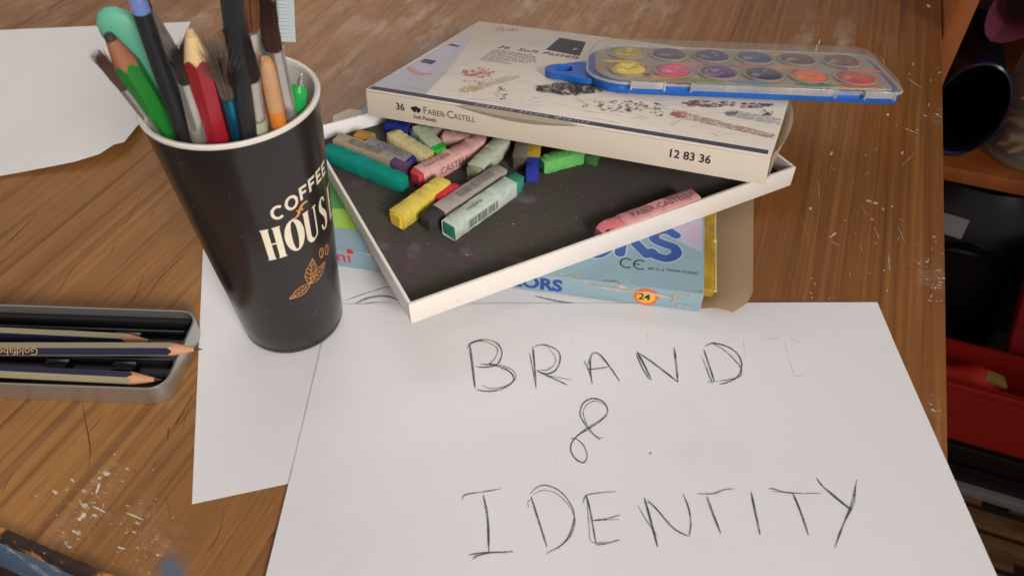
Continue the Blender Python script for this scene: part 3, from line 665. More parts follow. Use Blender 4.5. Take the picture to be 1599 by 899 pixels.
mb.build('torn_edge', mat('torn_card', s(196, 178, 158), .8, .25, 200), bx, smooth=False, kind='stuff')

# ------------------------------------------------------------------ pastel tray
TZ = CZ + CHh + .0003; TWd, TDp, TH = .2487, .1735, .0138
TA = R(27.3)
TRM = Matrix.Translation((-.0510, .2640, TZ)) @ Matrix.Rotation(TA, 4, 'Z')
tr_ = thing('pastel_tray', 'open white cardboard pastel tray lined with black foam, lying on the carton', 'tray', M=TRM)
WH = mat('tray_white', s(224, 216, 206), .55, .02, 40, .04, 300, dirt=(s(176, 166, 160), 60, .64, .15, .4))
wt = .0019
MB().box(0, TWd, 0, wt, 0, TH, .0004).build('wall', WH, tr_)
MB().box(0, TWd, TDp - wt, TDp, 0, TH, .0004).build('wall', mat('tray_white_stained', s(226, 222, 218), .6, .04, 30, dirt=(s(128, 118, 176), 45, .5, .2, .6)), tr_)
MB().box(0, wt, wt + .0001, TDp - wt - .0001, 0, TH - .0001, .0004).build('wall', WH, tr_)
MB().box(TWd - wt, TWd, wt + .0001, TDp - wt - .0001, 0, TH - .0001, .0004).build('wall', WH, tr_)
MB().box(wt + .0001, TWd - wt - .0001, wt + .0001, TDp - wt - .0001, 0, .0015).build('base', WH, tr_)
FOAM = mat('black_foam', s(80, 71, 68), .95, .22, 700, .8, 1600, spec=.15, dirt=(s(112, 104, 100), 260, .52, .25, .5))
FZ = .0046
nt = FOAM.node_tree; pb_ = nt.nodes['Principled BSDF']; old = pb_.inputs['Base Color'].links[0].from_socket
tc_ = nt.nodes.new('ShaderNodeTexCoord'); nn = nt.nodes.new('ShaderNodeTexNoise'); nn.inputs['Scale'].default_value = 24; nn.inputs['Detail'].default_value = 5
rp = nt.nodes.new('ShaderNodeValToRGB'); el = rp.color_ramp.elements
for e_, (p_, c_) in zip([el[0], el[1], el.new(.45), el.new(.55)], [(.3, (92, 66, 62)), (.72, (70, 78, 86)), (.45, (72, 80, 66)), (.58, (86, 70, 74))]): e_.position = p_; e_.color = (*s(*c_), 1)
mxf = nt.nodes.new('ShaderNodeMix'); mxf.data_type = 'RGBA'; mxf.inputs[0].default_value = .45
nt.links.new(tc_.outputs['Object'], nn.inputs['Vector']); nt.links.new(nn.outputs['Fac'], rp.inputs[0]); nt.links.new(old, mxf.inputs[6]); nt.links.new(rp.outputs[0], mxf.inputs[7]); nt.links.new(mxf.outputs[2], pb_.inputs['Base Color'])
MB().box(wt + .0002, TWd - wt - .0002, wt + .0002, TDp - wt - .0002, .0016, FZ, .0004).build('foam_liner', FOAM, tr_)
FW_Z = TZ + FZ + .0002           # world height of the foam

# ------------------------------------------------------------------ pastels
def pastel(label, p0, p1, core, wrap=None, w0=0.0, w1=1.0, wd=.0098, lift=0.0, end_round=(.001, .001), printed=None, lift1=None, torn=False, tilt=0):
    wd *= .94; zc = FW_Z + lift + wd / 2
    A = P(*p0, zc); B = P(*p1, zc if lift1 is None else FW_Z + lift1 + wd / 2)
    X = (B - A); L = X.length; X.normalize(); Y = Vector((0, 0, 1)).cross(X).normalized(); Z = X.cross(Y)
    M = Matrix(((X.x, Y.x, Z.x, A.x), (X.y, Y.y, Z.y, A.y), (X.z, Y.z, Z.z, A.z), (0, 0, 0, 1))) @ Matrix.Translation((0, 0, -wd / 2))
    o = thing('soft_pastel', label, 'pastel', M=M, group='soft pastels in the tray')
    h = wd / 2 - .0004; b = bmesh.new(); N = 18; ring = []
    rr = random.Random(len(label) * 7 + int(p0[0]))
    for i in range(N + 1):
        t_ = i / N; x = L * t_
        e0 = end_round[0]; e1 = end_round[1]; k = 1.0
        if x < e0: k = .80 + .20 * math.sqrt(max(0, 1 - (1 - x / e0) ** 2))
        if L - x < e1: k = min(k, .80 + .20 * math.sqrt(max(0, 1 - (1 - (L - x) / e1) ** 2)))
        ch = .0005; row = []
        for sx_, sy_ in ((-1, -1), (1, -1), (1, 1), (-1, 1)):
            c1 = (h * sx_, (h - ch) * sy_) if sx_ * sy_ > 0 else ((h - ch) * sx_, h * sy_); c2 = ((h - ch) * sx_, h * sy_) if sx_ * sy_ > 0 else (h * sx_, (h - ch) * sy_)
            for u_, v_ in (c1, c2):
                j = rr.uniform(-.00026, .00026) - (rr.choice((0, 0, 0, .0006)) * (1 if u_ > 0 else -1) if i in (0, 1, N - 1, N) else 0)
                row.append(b.verts.new((x, u_ * k + j, wd / 2 + v_ * k + j)))
        ring.append(row)
    ring = [r if True else r for r in ring]
    for i in range(N):
        for j in range(8): b.faces.new((ring[i][j], ring[i][(j + 1) % 8], ring[i + 1][(j + 1) % 8], ring[i + 1][j]))
    b.faces.new(ring[0][::-1]); b.faces.new(ring[-1])
    MB().bm(b).build('stick', core, o, ang=50)
    if wrap:
        h = wd / 2; mb = MB(); n = 14; vs = []; fs = []; ch = .0006
        pr_ = [(-h, -h + ch), (-h + ch, -h), (h - ch, -h), (h, -h + ch), (h, h - ch), (h - ch, h), (-h + ch, h), (-h, h - ch)]
        for i in range(n + 1):
            x = L * (w0 + (w1 - w0) * i / n)
            for j, (u_, v_) in enumerate(pr_):
                dx = rr.uniform(-.0035, .001) if (torn and i == 0) else (rr.uniform(-.0002, .0002) if i in (0, n) else 0)
                jj = rr.uniform(-.00020, .00020); vs.append((x + dx, u_ + jj, wd / 2 + v_ + jj))
        for i in range(n):
            for j in range(8): fs.append((i * 8 + j, i * 8 + (j + 1) % 8, (i + 1) * 8 + (j + 1) % 8, (i + 1) * 8 + j))
        wr_ = mb.add(vs, fs).build('wrapper', wrap, o, ang=50)
        # which long faces look at the camera: top (z) and the one on the camera side
        sgn = -1 if Y.y > 0 else 1
        top = lambda x, y: Vector((x, y, wd + .00022)); side = lambda x, y: Vector((x, sgn * (wd / 2 + .00022), wd / 2 + y))
        if printed:
            for kind, face, a0, a1, *tx in printed:
                f = top if face == 'top' else side; mb = MB()
                if kind == 'bar':
                    x = L * a0
                    while x < L * a1:
                        wv = rr.choice((.0003, .0005, .0008)); 
                        mb.add([f(x, -.0028), f(x + wv, -.0028), f(x + wv, .0028), f(x, .0028)], [(0, 1, 2, 3)]); x += wv + rr.choice((.0004, .0006, .0009))
                    mb.build('barcode', MATS['wrapper_ink'], wr_, smooth=False)
                else:
                    flip = tx[2] if len(tx) > 2 else 1
                    xo = L * (a0 if flip > 0 else a1)
                    mb = text_mb(tx[0], tx[1], lambda x, y: f(xo + x * flip, (y - tx[1] * .35) * flip), sx=.9)
                    mb.build('lettering', MATS['wrapper_ink'], wr_, smooth=False)
    return o
mat('wrapper_ink', s(96, 88, 84), .6, .2)
def chalkm(n, c): return mat('pastel_' + n, s(*c), .95, .16, 160, .8, 900, spec=.12, dirt=(tuple(x * .30 + .03 for x in s(*c)), 230, .54, .16, .5))
def wrapm(n, c, d=(120, 112, 104)): return mat('wrapper_' + n, s(*c), .7, .10, 90, .25, 300, dirt=(tuple(x * .75 for x in s(*d)), 210, .50, .25, .55))
pastel('unwrapped teal green pastel stick nearest the cup', (510, 236), (633, 288), chalkm('teal', (16, 136, 120)), wd=.0105, end_round=(.004, .007))
pastel('purple pastel in a brown barcoded wrapper lying behind the teal stick', (528, 222), (640, 264), chalkm('plum', (92, 66, 98)), wrapm('brown', (150, 136, 116)), 0, .80, printed=[('bar', 'top', .18, .62)])
pastel('dark blue pastel in a grey wrapper lying behind the brown wrapped one', (574, 228), (646, 258), chalkm('navy', (40, 46, 110)), wrapm('slate', (128, 126, 132)), 0, .93, printed=[('txt', 'top', .25, .8, 'CASTELL', .006, 1)])
pastel('cream yellow pastel with a torn wrapper', (610, 213), (671, 252), chalkm('cream', (206, 186, 118)), wrapm('cream', (206, 190, 140)), .12, 1, wd=.0105, lift=.001)
pastel('bright green pastel with a pale wrapper under the lid edge', (690, 244), (655, 206), chalkm('green', (50, 172, 60)), wrapm('palegreen', (184, 196, 166)), .2, 1, wd=.0105, lift=.0015)
pastel('pink pastel with a red streak half hidden under the lid', (690, 216), (760, 222), chalkm('rose', (200, 96, 100)), wrapm('oldpink', (190, 148, 140)), .05, 1)
pastel('red pastel in a long pink wrapper', (648, 280), (748, 226), chalkm('crimson', (190, 66, 72)), wrapm('pink', (206, 158, 150)), .06, 1, wd=.0108, end_round=(.0004, .001), printed=[('txt', 'side', .30, .95, 'CASTELL', .0065, 1), ('txt', 'top', .15, .6, 'Faber-Castell', .004, 1), ('txt', 'side', .10, .2, '191', .005, 1)])
pastel('grey-green pastel in a crumpled pale wrapper', (738, 273), (786, 222), chalkm('sage', (128, 140, 112)), wrapm('sage', (186, 192, 168)), .08, 1, wd=.0105, torn=True)
pastel('pastel in a plain dark brown-grey wrapper', (810, 258), (818, 222), chalkm('umber', (84, 74, 64)), wrapm('umber', (126, 114, 102)), .05, 1, wd=.0095)
pastel('blue pastel in a yellow wrapper', (830, 279), (834, 226), chalkm('cobalt', (52, 66, 160)), wrapm('yellow', (206, 170, 60)), .45, 1, wd=.0092, end_round=(.002, .001))
pastel('unwrapped light green pastel lying beside the yellow wrapped one', (846, 258), (916, 238), chalkm('lightgreen', (110, 190, 104)), wd=.0105, end_round=(.008, .002))
pastel('dull green pastel stub mostly under the lid', (922, 252), (936, 226), chalkm('mossgreen', (74, 120, 66)), wd=.009)
pastel('yellow pastel block lying on the bare foam', (617, 345), (694, 289), chalkm('yellow', (216, 186, 66)), wrapm('lemon', (212, 188, 76), (150, 130, 60)), .03, 1, wd=.0108, end_round=(.0005, .0005))
pastel('short red pastel wedged between the yellow and grey ones', (684, 316), (716, 294), chalkm('red', (206, 58, 74)), wd=.0088, lift=.0004, end_round=(.002, .004))
pastel('black pastel in a grey barcoded wrapper', (664, 350), (783, 271), chalkm('charcoal', (62, 58, 58)), wrapm('grey', (156, 148, 138)), .17, 1, wd=.0105, end_round=(.006, .001), printed=[('bar', 'top', .42, .88), ('txt', 'side', .5, .9, '128300', .004, 1)])
pastel('sea green pastel in a pale barcoded wrapper', (700, 360), (812, 281), chalkm('seagreen', (58, 140, 120)), wrapm('mint', (184, 198, 184)), .0, .86, wd=.0108, end_round=(.0004, .004), printed=[('bar', 'side', .18, .58), ('txt', 'top', .25, .6, '5900400', .004, 1)])
pastel('rose pastel in a pink printed wrapper against the tray front wall', (934, 366), (1084, 311), chalkm('coral', (222, 124, 134)), wrapm('salmon', (214, 150, 146)), .22, 1, wd=.0105, end_round=(.008, .0005), printed=[('txt', 'top', .33, .9, 'FABER-CASTELL', .0062, 1), ('txt', 'top', .93, 1, '611', .004, 1)])
pastel('navy pastel in the far corner of the tray under the lid', (603, 198), (640, 206), chalkm('deepblue', (36, 50, 128)), wd=.0105, lift=.0)

pastel('grey-violet pastel in a dusty wrapper beside the navy one', (640, 212), (700, 200), chalkm('violet', (86, 78, 120)), wrapm('ash', (136, 128, 130)), .1, 1, wd=.0098)
pastel('small ochre pastel stub behind the brown wrapped pastel', (556, 214), (584, 221), chalkm('ochre', (168, 128, 58)), wd=.0090, end_round=(.002, .002))
pastel('dark brown pastel stub between the lid and the pale green one', (776, 226), (800, 215), chalkm('brown', (84, 58, 44)), wd=.0092)
# crumbs and dust shed by the sticks
for nm, cc, sd in (('pale', (150, 142, 130), 1), ('blue', (70, 78, 116), 2), ('rose', (140, 92, 92), 3), ('green', (80, 116, 92), 4), ('yellow', (160, 144, 90), 5)):
    rr = random.Random(sd); mb = MB()
    for k in range(64):
        px, py = rr.gauss(700, 90), rr.gauss(290, 45)
        if k % 4 == 0: px, py = rr.gauss(800, 140), rr.gauss(330, 50)
        q = TRM.inverted() @ P(px, py, FW_Z)
        if not (.005 < q.x < TWd - .005 and .005 < q.y < TDp - .005): continue
        z_ = rr.uniform(.00012, .00042) * (2 if rr.random() < .08 else 1)
        vs = [Vector((q.x + z_ * 1.4 * math.cos(a_), q.y + z_ * 1.4 * math.sin(a_), FZ)) for a_ in (rr.uniform(0, 1), rr.uniform(2, 3), rr.uniform(4, 5))] + [Vector((q.x, q.y, FZ + z_))]
        mb.add(vs, [(0, 1, 2), (0, 1, 3), (1, 2, 3), (2, 0, 3)])
    mb.build('pastel_crumbs', mat('crumb_' + nm, s(*cc), .95), tr_, smooth=False, kind='stuff')

# ------------------------------------------------------------------ lid of the pastel box, leaning on the tray
lo_ = Vector((-.0903, .4199, .0382)); LW, LD, LH = .2427, .1689, .0157
LM = Matrix(((.9249, .38, .0123, lo_.x), (-.3751, .907, .1913, lo_.y), (.0616, -.1815, .9815, lo_.z), (0, 0, 0, 1)))
LMI = LM.inverted(); ln = Vector((LM[0][2], LM[1][2], LM[2][2]))
lid = thing('pastel_box_lid', 'white printed lid of the pastel set, leaning across its tray', 'lid', M=LM)
LWH = mat('lid_white', s(214, 201, 182), .55, .03, 40, .05, 250, dirt=(s(120, 112, 106), 150, .70, .06, .6))
t = .0014
lid_front = MB().box(0, LW, 0, t, 0, LH - .0001, .0003).build('wall', LWH, lid)
MB().box(0, LW, LD - t, LD, 0, LH - .0001, .0003).build('wall', LWH, lid)
MB().box(0, t, t + .0001, LD - t - .0001, 0, LH - .0001, .0003).build('wall', LWH, lid)
MB().box(LW - t, LW, t + .0001, LD - t - .0001, 0, LH - .0001, .0003).build('wall', LWH, lid)
lid_top = MB().box(0, LW, 0, LD, LH, LH + .0012, .0004).build('top_panel', mat('cover_print', s(224, 214, 200), .32, .03, 20, spec=.5, dirt=(s(176, 166, 172), 18, .54, .2, .45)), lid)
# loose inner flap standing out on the right
b = bmesh.new(); g = []
for i in range(13):
    v = i / 12; g.append([b.verts.new((LW + .0006 + .0052 * math.sin(math.pi * min(1, v * 1.1)) * k_ , .004 + v * .10, .0008 + (LH - .001) * k_)) for k_ in (0, .5, 1)])
for i in range(12):
    for k_ in range(2): b.faces.new((g[i][k_], g[i][k_ + 1], g[i + 1][k_ + 1], g[i + 1][k_]))
bmesh.ops.solidify(b, geom=b.faces[:], thickness=-.0005)
MB().bm(b).build('side_flap', LWH, lid)
LT = LH + .0012
def lp(px, py):                    # photo point to lid coordinates on the top face
    r = ray(px, py); c0 = Vector((0, 0, CAM_H)); p0 = LM @ Vector((0, 0, LT))
    return LMI @ (c0 + r * ((p0 - c0).dot(ln) / r.dot(ln)))
def ltop(d=.0001): return lambda x, y: Vector((x, y, LT + d))
def lpx(d=.0001):
    def f(px, py):
        q = lp(px, py); q.x = min(max(q.x, .0006), LW - .0006); q.y = min(max(q.y, .0006), LD - .0006); q.z = LT + d; return q
    return f
z4 = lambda x, y: (560 + x * .25, 20 + y * .25)
z5 = lambda x, y: (840 + x * .3627, 40 + y * .3627)
SM = {}
def smudge(m):                     # a chalky, broken version of a print colour
    if m.name in SM: return SM[m.name]
    c = m.copy(); nt = c.node_tree; bs_ = nt.nodes['Principled BSDF']
    g = nt.nodes.new('ShaderNodeNewGeometry'); n = nt.nodes.new('ShaderNodeTexNoise'); n.inputs['Scale'].default_value = 420; n.inputs['Detail'].default_value = 6; n.inputs['Roughness'].default_value = .7
    q = nt.nodes.new('ShaderNodeMapRange'); q.inputs[1].default_value = .40; q.inputs[2].default_value = .62; q.inputs[4].default_value = .85
    nt.links.new(g.outputs['Position'], n.inputs['Vector']); nt.links.new(n.outputs['Fac'], q.inputs[0]); nt.links.new(q.outputs[0], bs_.inputs['Alpha'])
    SM[m.name] = c; return c
def prt(name, zf, pts, m, d=.0001):
    mb = MB(); poly(mb, [zf(*q) for q in pts], lpx(d)); return mb.build(name, smudge(m) if name == 'drawn_pastel' else m, lid_top, smooth=False)
prt('photo_print', z4, [(85, 455), (680, 130), (700, 150), (600, 310), (420, 510)], mat('print_greyblue', s(182, 180, 186), .35, .1, 40))
prt('photo_print', z4, [(330, 335), (600, 185), (640, 205), (470, 320), (440, 395)], mat('print_lilac', s(188, 182, 200), .35, .12, 60), .00016)
prt('photo_print', z4, [(385, 310), (415, 290), (490, 303), (455, 327)], mat('print_violet', s(74, 66, 86), .35, .1), .00022)
prt('photo_print', z4, [(560, 205), (575, 195), (635, 208), (620, 218)], MATS['print_violet'], .00022)
prt('photo_print', z4, [(295, 345), (320, 340), (390, 378), (460, 380), (455, 390), (350, 392)], mat('print_salmon', s(196, 142, 140), .35, .1), .00022)
prt('black_panel', z4, [(1170, 232), (1255, 158), (1420, 185), (1380, 270)], mat('print_black', s(44, 42, 50), .35, .1), .00016)
text_mb('F', .0075, lambda x, y, o=lp(893, 79): Vector((o.x + x, o.y + y, LT + .0003))).build('lettering', mat('print_white', s(220, 216, 210), .4), lid_top, smooth=False)
NV = mat('print_strip', s(58, 56, 74), .35, .1)
mb = MB(); f = ltop(.0001)
poly(mb, [(.0012, .0012), (LW - .002, .0012), (LW - .002, .0066), (.0012, .0066)], f); mb.build('strip_print', NV, lid_top, smooth=False)
text_mb('C r e a t i v e   S t u d i o   Q u a l i t y', .0046, lambda x, y: Vector((.072 + x * .98, .0025 + y, LT + .0003)), shear=.25, spacing=1.0).build('lettering', MATS['print_white'], lid_top, smooth=False)
o = lp(775, 75)
text_mb('36  Soft Pastels', .0088, lambda x, y: Vector((o.x + x, o.y + y, LT + .00025)), shear=.15, spacing=1.1).build('lettering', INK, lid_top, smooth=False)
mb = MB(); GR = mat('print_grey', s(120, 114, 112), .4, .1)
for k in range(8):
    x0 = .0; ll = random.uniform(.028, .040) * (1 if k < 6 else .6)
    words = random.Random(k); x = 0
    while x < ll:
        wl = words.uniform(.0015, .005); y = -.0060 - k * .0034
        mb.add([Vector((o.x + x, o.y + y, LT + .0002)), Vector((o.x + x + wl, o.y + y, LT + .0002)), Vector((o.x + x + wl, o.y + y + .0011, LT + .0002)), Vector((o.x + x, o.y + y + .0011, LT + .0002))], [(0, 1, 2, 3)]); x += wl + .0009
mb.build('small_print', GR, lid_top, smooth=False)
# printed pastel marks
def blots(name, zf, cx, cy, rx, ry, n, sz, m, seed, d=.0002, elong=1):
    rr = random.Random(seed); mb = MB(); n = int(n * 1.5); sz *= .8
    for k in range(n):
        a = rr.uniform(0, 6.28); q = math.sqrt(rr.random()); x = cx + rx * q * math.cos(a); y = cy + ry * q * math.sin(a); r0 = sz * rr.uniform(.4, 1.2)
        poly(mb, [zf(x + r0 * elong * math.cos(b_) * rr.uniform(.7, 1.1), y + r0 * .55 * math.sin(b_) * rr.uniform(.6, 1.2)) for b_ in [i * math.pi / 4 for i in range(8)]], lpx(d + .000004 * k))
    return mb.build(name, smudge(m), lid_top, smooth=False)
blots('pastel_marks', z4, 752, 378, 105, 30, 70, 13, mat('print_coral', s(206, 104, 104), .5, .15), 1)
blots('pastel_marks', z4, 745, 425, 110, 18, 26, 8, mat('print_pale_coral', s(216, 160, 150), .5, .15), 2)
blots('pastel_marks', z4, 905, 105, 90, 12, 20, 9, MATS['print_coral'], 3, elong=1.5)
blots('pastel_marks', z4, 740, 448, 60, 8, 12, 7, mat('print_dark_mark', s(66, 58, 62), .5, .2), 4, elong=1.6)
blots('pastel_marks', z4, 895, 510, 35, 45, 22, 12, MATS['print_dark_mark'], 5)
blots('pastel_marks', z4, 1330, 480, 210, 34, 190, 19, mat('print_charcoal', s(70, 62, 60), .6, .35, 200), 6, elong=1.2)
prt('drawn_pastel', z4, [(625, 485), (660, 462), (760, 458), (790, 475), (720, 500), (640, 498)], mat('print_ochre', s(196, 164, 78), .4, .12), .0003)
prt('drawn_pastel', z4, [(760, 455), (900, 400), (1000, 395), (1010, 405), (800, 470)], mat('print_straw', s(206, 192, 148), .4, .1), .00026)
blots('pastel_marks', z5, 365, 350, 110, 26, 46, 9, MATS['print_dark_mark'], 7, elong=1.7)
blots('pastel_marks', z5, 520, 362, 40, 30, 22, 9, MATS['print_dark_mark'], 8)
blots('pastel_marks', z5, 270, 340, 18, 14, 8, 9, MATS['print_ochre'], 9)
blots('pastel_marks', z5, 207, 350, 12, 10, 8, 8, MATS['print_coral'], 10)
blots('pastel_marks', z5, 740, 338, 110, 14, 40, 11, mat('print_maroon', s(116, 70, 66), .5, .2), 12, elong=2)
blots('pastel_marks', z5, 930, 345, 90, 10, 26, 10, MATS['print_maroon'], 13, elong=2)
prt('drawn_pastel', z5, [(565, 385), (590, 368), (640, 378), (1020, 470), (1020, 492), (620, 400)], mat('print_terracotta', s(176, 128, 112), .4, .12), .0003)
prt('drawn_pastel', z5, [(562, 384), (590, 368), (645, 374), (635, 395), (600, 400)], mat('print_scarlet', s(206, 82, 74), .4, .12), .00036)
prt('drawn_pastel', z5, [(800, 382), (860, 368), (1050, 405), (1050, 432), (830, 395)], mat('print_paleblue', s(172, 176, 190), .4, .1), .0003)
prt('drawn_pastel', z5, [(797, 380), (825, 366), (862, 370), (850, 392), (820, 394)], mat('print_indigo', s(66, 62, 120), .4, .1), .00036)
blots('pastel_marks', z5, 985, 378, 28, 14, 14, 10, MATS['print_dark_mark'], 14)
mb = MB()
rr = random.Random(21)
for k in range(70):
    x, y = rr.uniform(.012, LW - .008), rr.uniform(.009, .052); a = rr.gauss(.2, .5); l = rr.uniform(.004, .03)
    stroke(mb, [(x, y), (x + l * .5 * math.cos(a), y + l * .5 * math.sin(a) + .001), (min(x + l * math.cos(a), LW - .002), max(.008, y + l * math.sin(a) * .6))], rr.uniform(.0002, .0009), ltop(.00012 + k * .000002), jit=.3, n=4)
mb.build('pastel_marks', graphite('print_smear', .30, .32), lid_top, smooth=False)
# lettering on the front wall (x along, z up)
lf = lambda x, z: Vector((x, -.00015, z))
text_mb('36', .0062, lambda x, y: lf(.0205 + x, .0072 + y), bold=.02).build('lettering', INK, lid_front, smooth=False)
mb = MB()
for (x, z, r0) in ((.0325, .0095, .0012), (.0345, .0100, .0013), (.0365, .0094, .0012), (.0335, .0082, .0009), (.0360, .0082, .0009)):
    poly(mb, [(x + r0 * 1.3 * math.cos(a), z + r0 * math.sin(a)) for a in [k * math.pi / 5 for k in range(10)]], lambda a_, b2, i=z: lf(a_, b2) - Vector((0, .00003 * (i * 1e4 % 5), 0)))
mb.build('emblem', INK, lid_front, smooth=False)
mb = text_mb('F', .0066, lambda x, y: lf(.0392 + x, .0074 + y)); text_mb('ABER', .0049, lambda x, y: lf(.0424 + x, .0074 + y), mb=mb); text_mb('-', .0060, lambda x, y: lf(.0530 + x, .0074 + y), mb=mb); text_mb('C', .0066, lambda x, y: lf(.0553 + x, .0074 + y), mb=mb); text_mb('ASTELL', .0049, lambda x, y: lf(.0598 + x, .0074 + y), mb=mb, sx=.92)
mb.build('lettering', mat('grey_ink', s(64, 60, 60), .5), lid_front, smooth=False)
text_mb('Soft Pastels', .0034, lambda x, y: lf(.0325 + x, .0034 + y), bold=.015).build('lettering', INK, lid_front, smooth=False)
text_mb('12 83 36', .0066, lambda x, y: lf(.1895 + x, .0068 + y), bold=.02).build('lettering', INK, lid_front, smooth=False)
# peeled layer of card along the front fold
b = bmesh.new(); g = []
for i in range(25):
    x = .062 + .075 * i / 24; k_ = math.sin(math.pi * i / 24)
    g.append([b.verts.new((x, -.0002, LH - .0035 * k_ - .0002)), b.verts.new((x, -.0016 * k_ - .0004, LH + .0002 - .0006 * k_)), b.verts.new((x, -.0006 * k_ + .0006, LH + .0014 + .0005 * k_))])
for i in range(24):
    for k_ in range(2): b.faces.new((g[i][k_], g[i][k_ + 1], g[i + 1][k_ + 1], g[i + 1][k_]))
bmesh.ops.solidify(b, geom=b.faces[:], thickness=.00025)
MB().bm(b).build('peeled_edge', LWH, lid)

# ------------------------------------------------------------------ watercolour palette on the lid
pang = math.atan2(.1078 - .0566, .3029 - .1385)
PM = LM @ Matrix.Translation((.1270, .0500, LT + .0004)) @ Matrix.Rotation(pang, 4, 'Z')
pal = thing('watercolour_palette', 'blue watercolour palette with a clear lid, overhanging the pastel box lid', 'palette', M=PM)
PL, PWd = .187, .074
def rrect(x0, x1, y0, y1, r, n=8):
    out = []
    for cx, cy, a0, rr_ in ((x1 - r[1], y0 + r[1], -90, r[1]), (x1 - r[2], y1 - r[2], 0, r[2]), (x0 + r[3], y1 - r[3], 90, r[3]), (x0 + r[0], y0 + r[0], 180, r[0])):
        out += [(cx + rr_ * math.cos(R(a0 + 90 * k / n)), cy + rr_ * math.sin(R(a0 + 90 * k / n))) for k in range(n + 1)]
    return out
PB = mat('palette_blue', s(22, 98, 188), .35, .08, 40, .05, 200, dirt=(s(120, 150, 190), 80, .66, .05, .5))
RADS = (.024, .009, .014, .024)
MB().prism(rrect(0, PL, 0, PWd, RADS), .0, .0062, bev=.0012).build('base', PB, pal)
# hanging loop with a hole
b = bmesh.new(); outl = []; inn = []
n = 40
for k in range(n):
    a = 2 * math.pi * k / n
    ex, ey = math.cos(a), math.sin(a)
    X_ = -.016 + (.012 if ex < 0 else .026) * ex; Y_ = .030 + (.0105 + (.018 * ex if ex > 0 else 0)) * ey
    outl.append((X_, Y_)); inn.append((-.0155 + .0052 * max(-1, min(1, 1.3 * ex)), .031 + .0050 * max(-1, min(1, 1.25 * ey))))
vs = [(x, y, .0006) for x, y in outl] + [(x, y, .0006) for x, y in inn] + [(x, y, .0040) for x, y in outl] + [(x, y, .0040) for x, y in inn]
fs = []
for k in range(n):
    k2 = (k + 1) % n
    fs += [(k, k2, n + k2, n + k), (2 * n + k, 3 * n + k, 3 * n + k2, 2 * n + k2), (k, 2 * n + k, 2 * n + k2, k2), (n + k, n + k2, 3 * n + k2, 3 * n + k)]
MB().add(vs, fs).build('hanging_loop', PB, pal)
INS = mat('palette_insert', s(156, 146, 132), .5, .15, 60, dirt=(s(150, 104, 70), 30, .48, .15, .8))
MB().prism(rrect(.004, PL - .004, .004, PWd - .004, (.021, .007, .011, .021)), .0063, .0078, bev=.0004).build('insert', INS, pal)
pcs = [[('yellow', (226, 192, 20)), ('pink', (214, 56, 112)), ('purple', (84, 30, 112)), ('navy', (30, 36, 84)), ('orange', (232, 104, 20)), ('red', (206, 30, 26))],
       [('olive', (168, 148, 24)), ('plum', (70, 34, 70)), ('violet_blue', (40, 36, 104)), ('blue', (30, 52, 112)), ('brown', (84, 44, 44)), ('dark_red', (112, 36, 32))]]
for r_ in range(2):
    for k in range(6):
        nm, cc = pcs[r_][k]; x = .025 + k * .0278; y = .0205 + r_ * .033
        pan = MB().lathe([(.0128, 0), (.0128, .0012), (.0118, .0014), (.0112, .0006), (.0, .0004)], 28, M=Matrix.Translation((x, y, .0079)), sy=.98, cap1=False).build('pan', INS, pal)
        b = bmesh.new(); bmesh.ops.create_grid(b, x_segments=18, y_segments=18, size=.0107); rk = random.Random(r_ * 10 + k); p1_, p2_ = rk.uniform(0, 6), rk.uniform(0, 6); hx, hy = rk.uniform(-.004, .004), rk.uniform(-.004, .004)
        for q in b.verts:
            u_, v_ = q.co.x / .0107, q.co.y / .0107; q.co.x = .0107 * u_ * math.sqrt(1 - v_ * v_ / 2); q.co.y = .0107 * v_ * math.sqrt(1 - u_ * u_ / 2)
            rr_ = math.hypot(q.co.x, q.co.y) / .0107; dd = math.hypot(q.co.x - hx, q.co.y - hy)
            q.co.z = .0030 * max(0, 1 - rr_ ** 4) - .0019 * math.exp(-(dd / .0042) ** 2) + .0004 * math.sin(q.co.x * 900 + p1_) * math.sin(q.co.y * 700 + p2_) * (1 - rr_)
        MB().bm(b, 0, Matrix.Translation((x, y, .0086))).build('paint_cake', mat('watercolour_' + nm, s(*cc), .22, .35, 160, .5, 300), pan)
rr = random.Random(4)
smear = [(.022, .037, (216, 190, 60)), (.044, .010, (214, 150, 70)), (.062, .037, (206, 120, 130)), (.070, .0065, (120, 150, 80)), (.10, .0065, (110, 140, 160)), (.125, .037, (216, 130, 60)), (.136, .007, (80, 120, 80)), (.163, .008, (206, 80, 60)), (.172, .037, (206, 110, 80)), (.086, .037, (150, 100, 120))]
for i, (x, y, cc) in enumerate(smear):
    mb = MB(); mb.prism([(x + .0125 * math.cos(a) * rr.uniform(.7, 1.1), y + .0032 * math.sin(a) * rr.uniform(.7, 1.15)) for a in [k * math.pi / 9 for k in range(18)]], .0079, .00815 + .00002 * i)
    mb.build('paint_smear', mat('smear_%d' % i, s(*cc), .4, .25, 120), pal)
rb_ = random.Random(9)
for i in range(26):
    cc = rb_.choice([(214, 60, 40), (230, 110, 30), (206, 60, 110), (70, 110, 70), (60, 60, 120), (220, 190, 50), (214, 60, 40)])
    x, y = rb_.uniform(.012, PL - .012), rb_.uniform(.008, PWd - .008); r0 = rb_.uniform(.0008, .0026)
    if cc[0] > 210 and cc[2] < 60: x = PL * rb_.uniform(.5, .95)
    mb = MB(); mb.lathe([(r0, 0), (r0 * .8, r0 * .25), (r0 * .3, r0 * .38), (0, r0 * .4)], 10, M=Matrix.Translation((x, y, .0079 if i % 2 else .0092)), sx=rb_.uniform(.7, 1.8), cap1=False)
    mb.build('paint_blob', mat('blob_%d_%d' % (cc[0], cc[1]), s(*cc), .25, .2, 200), pal)
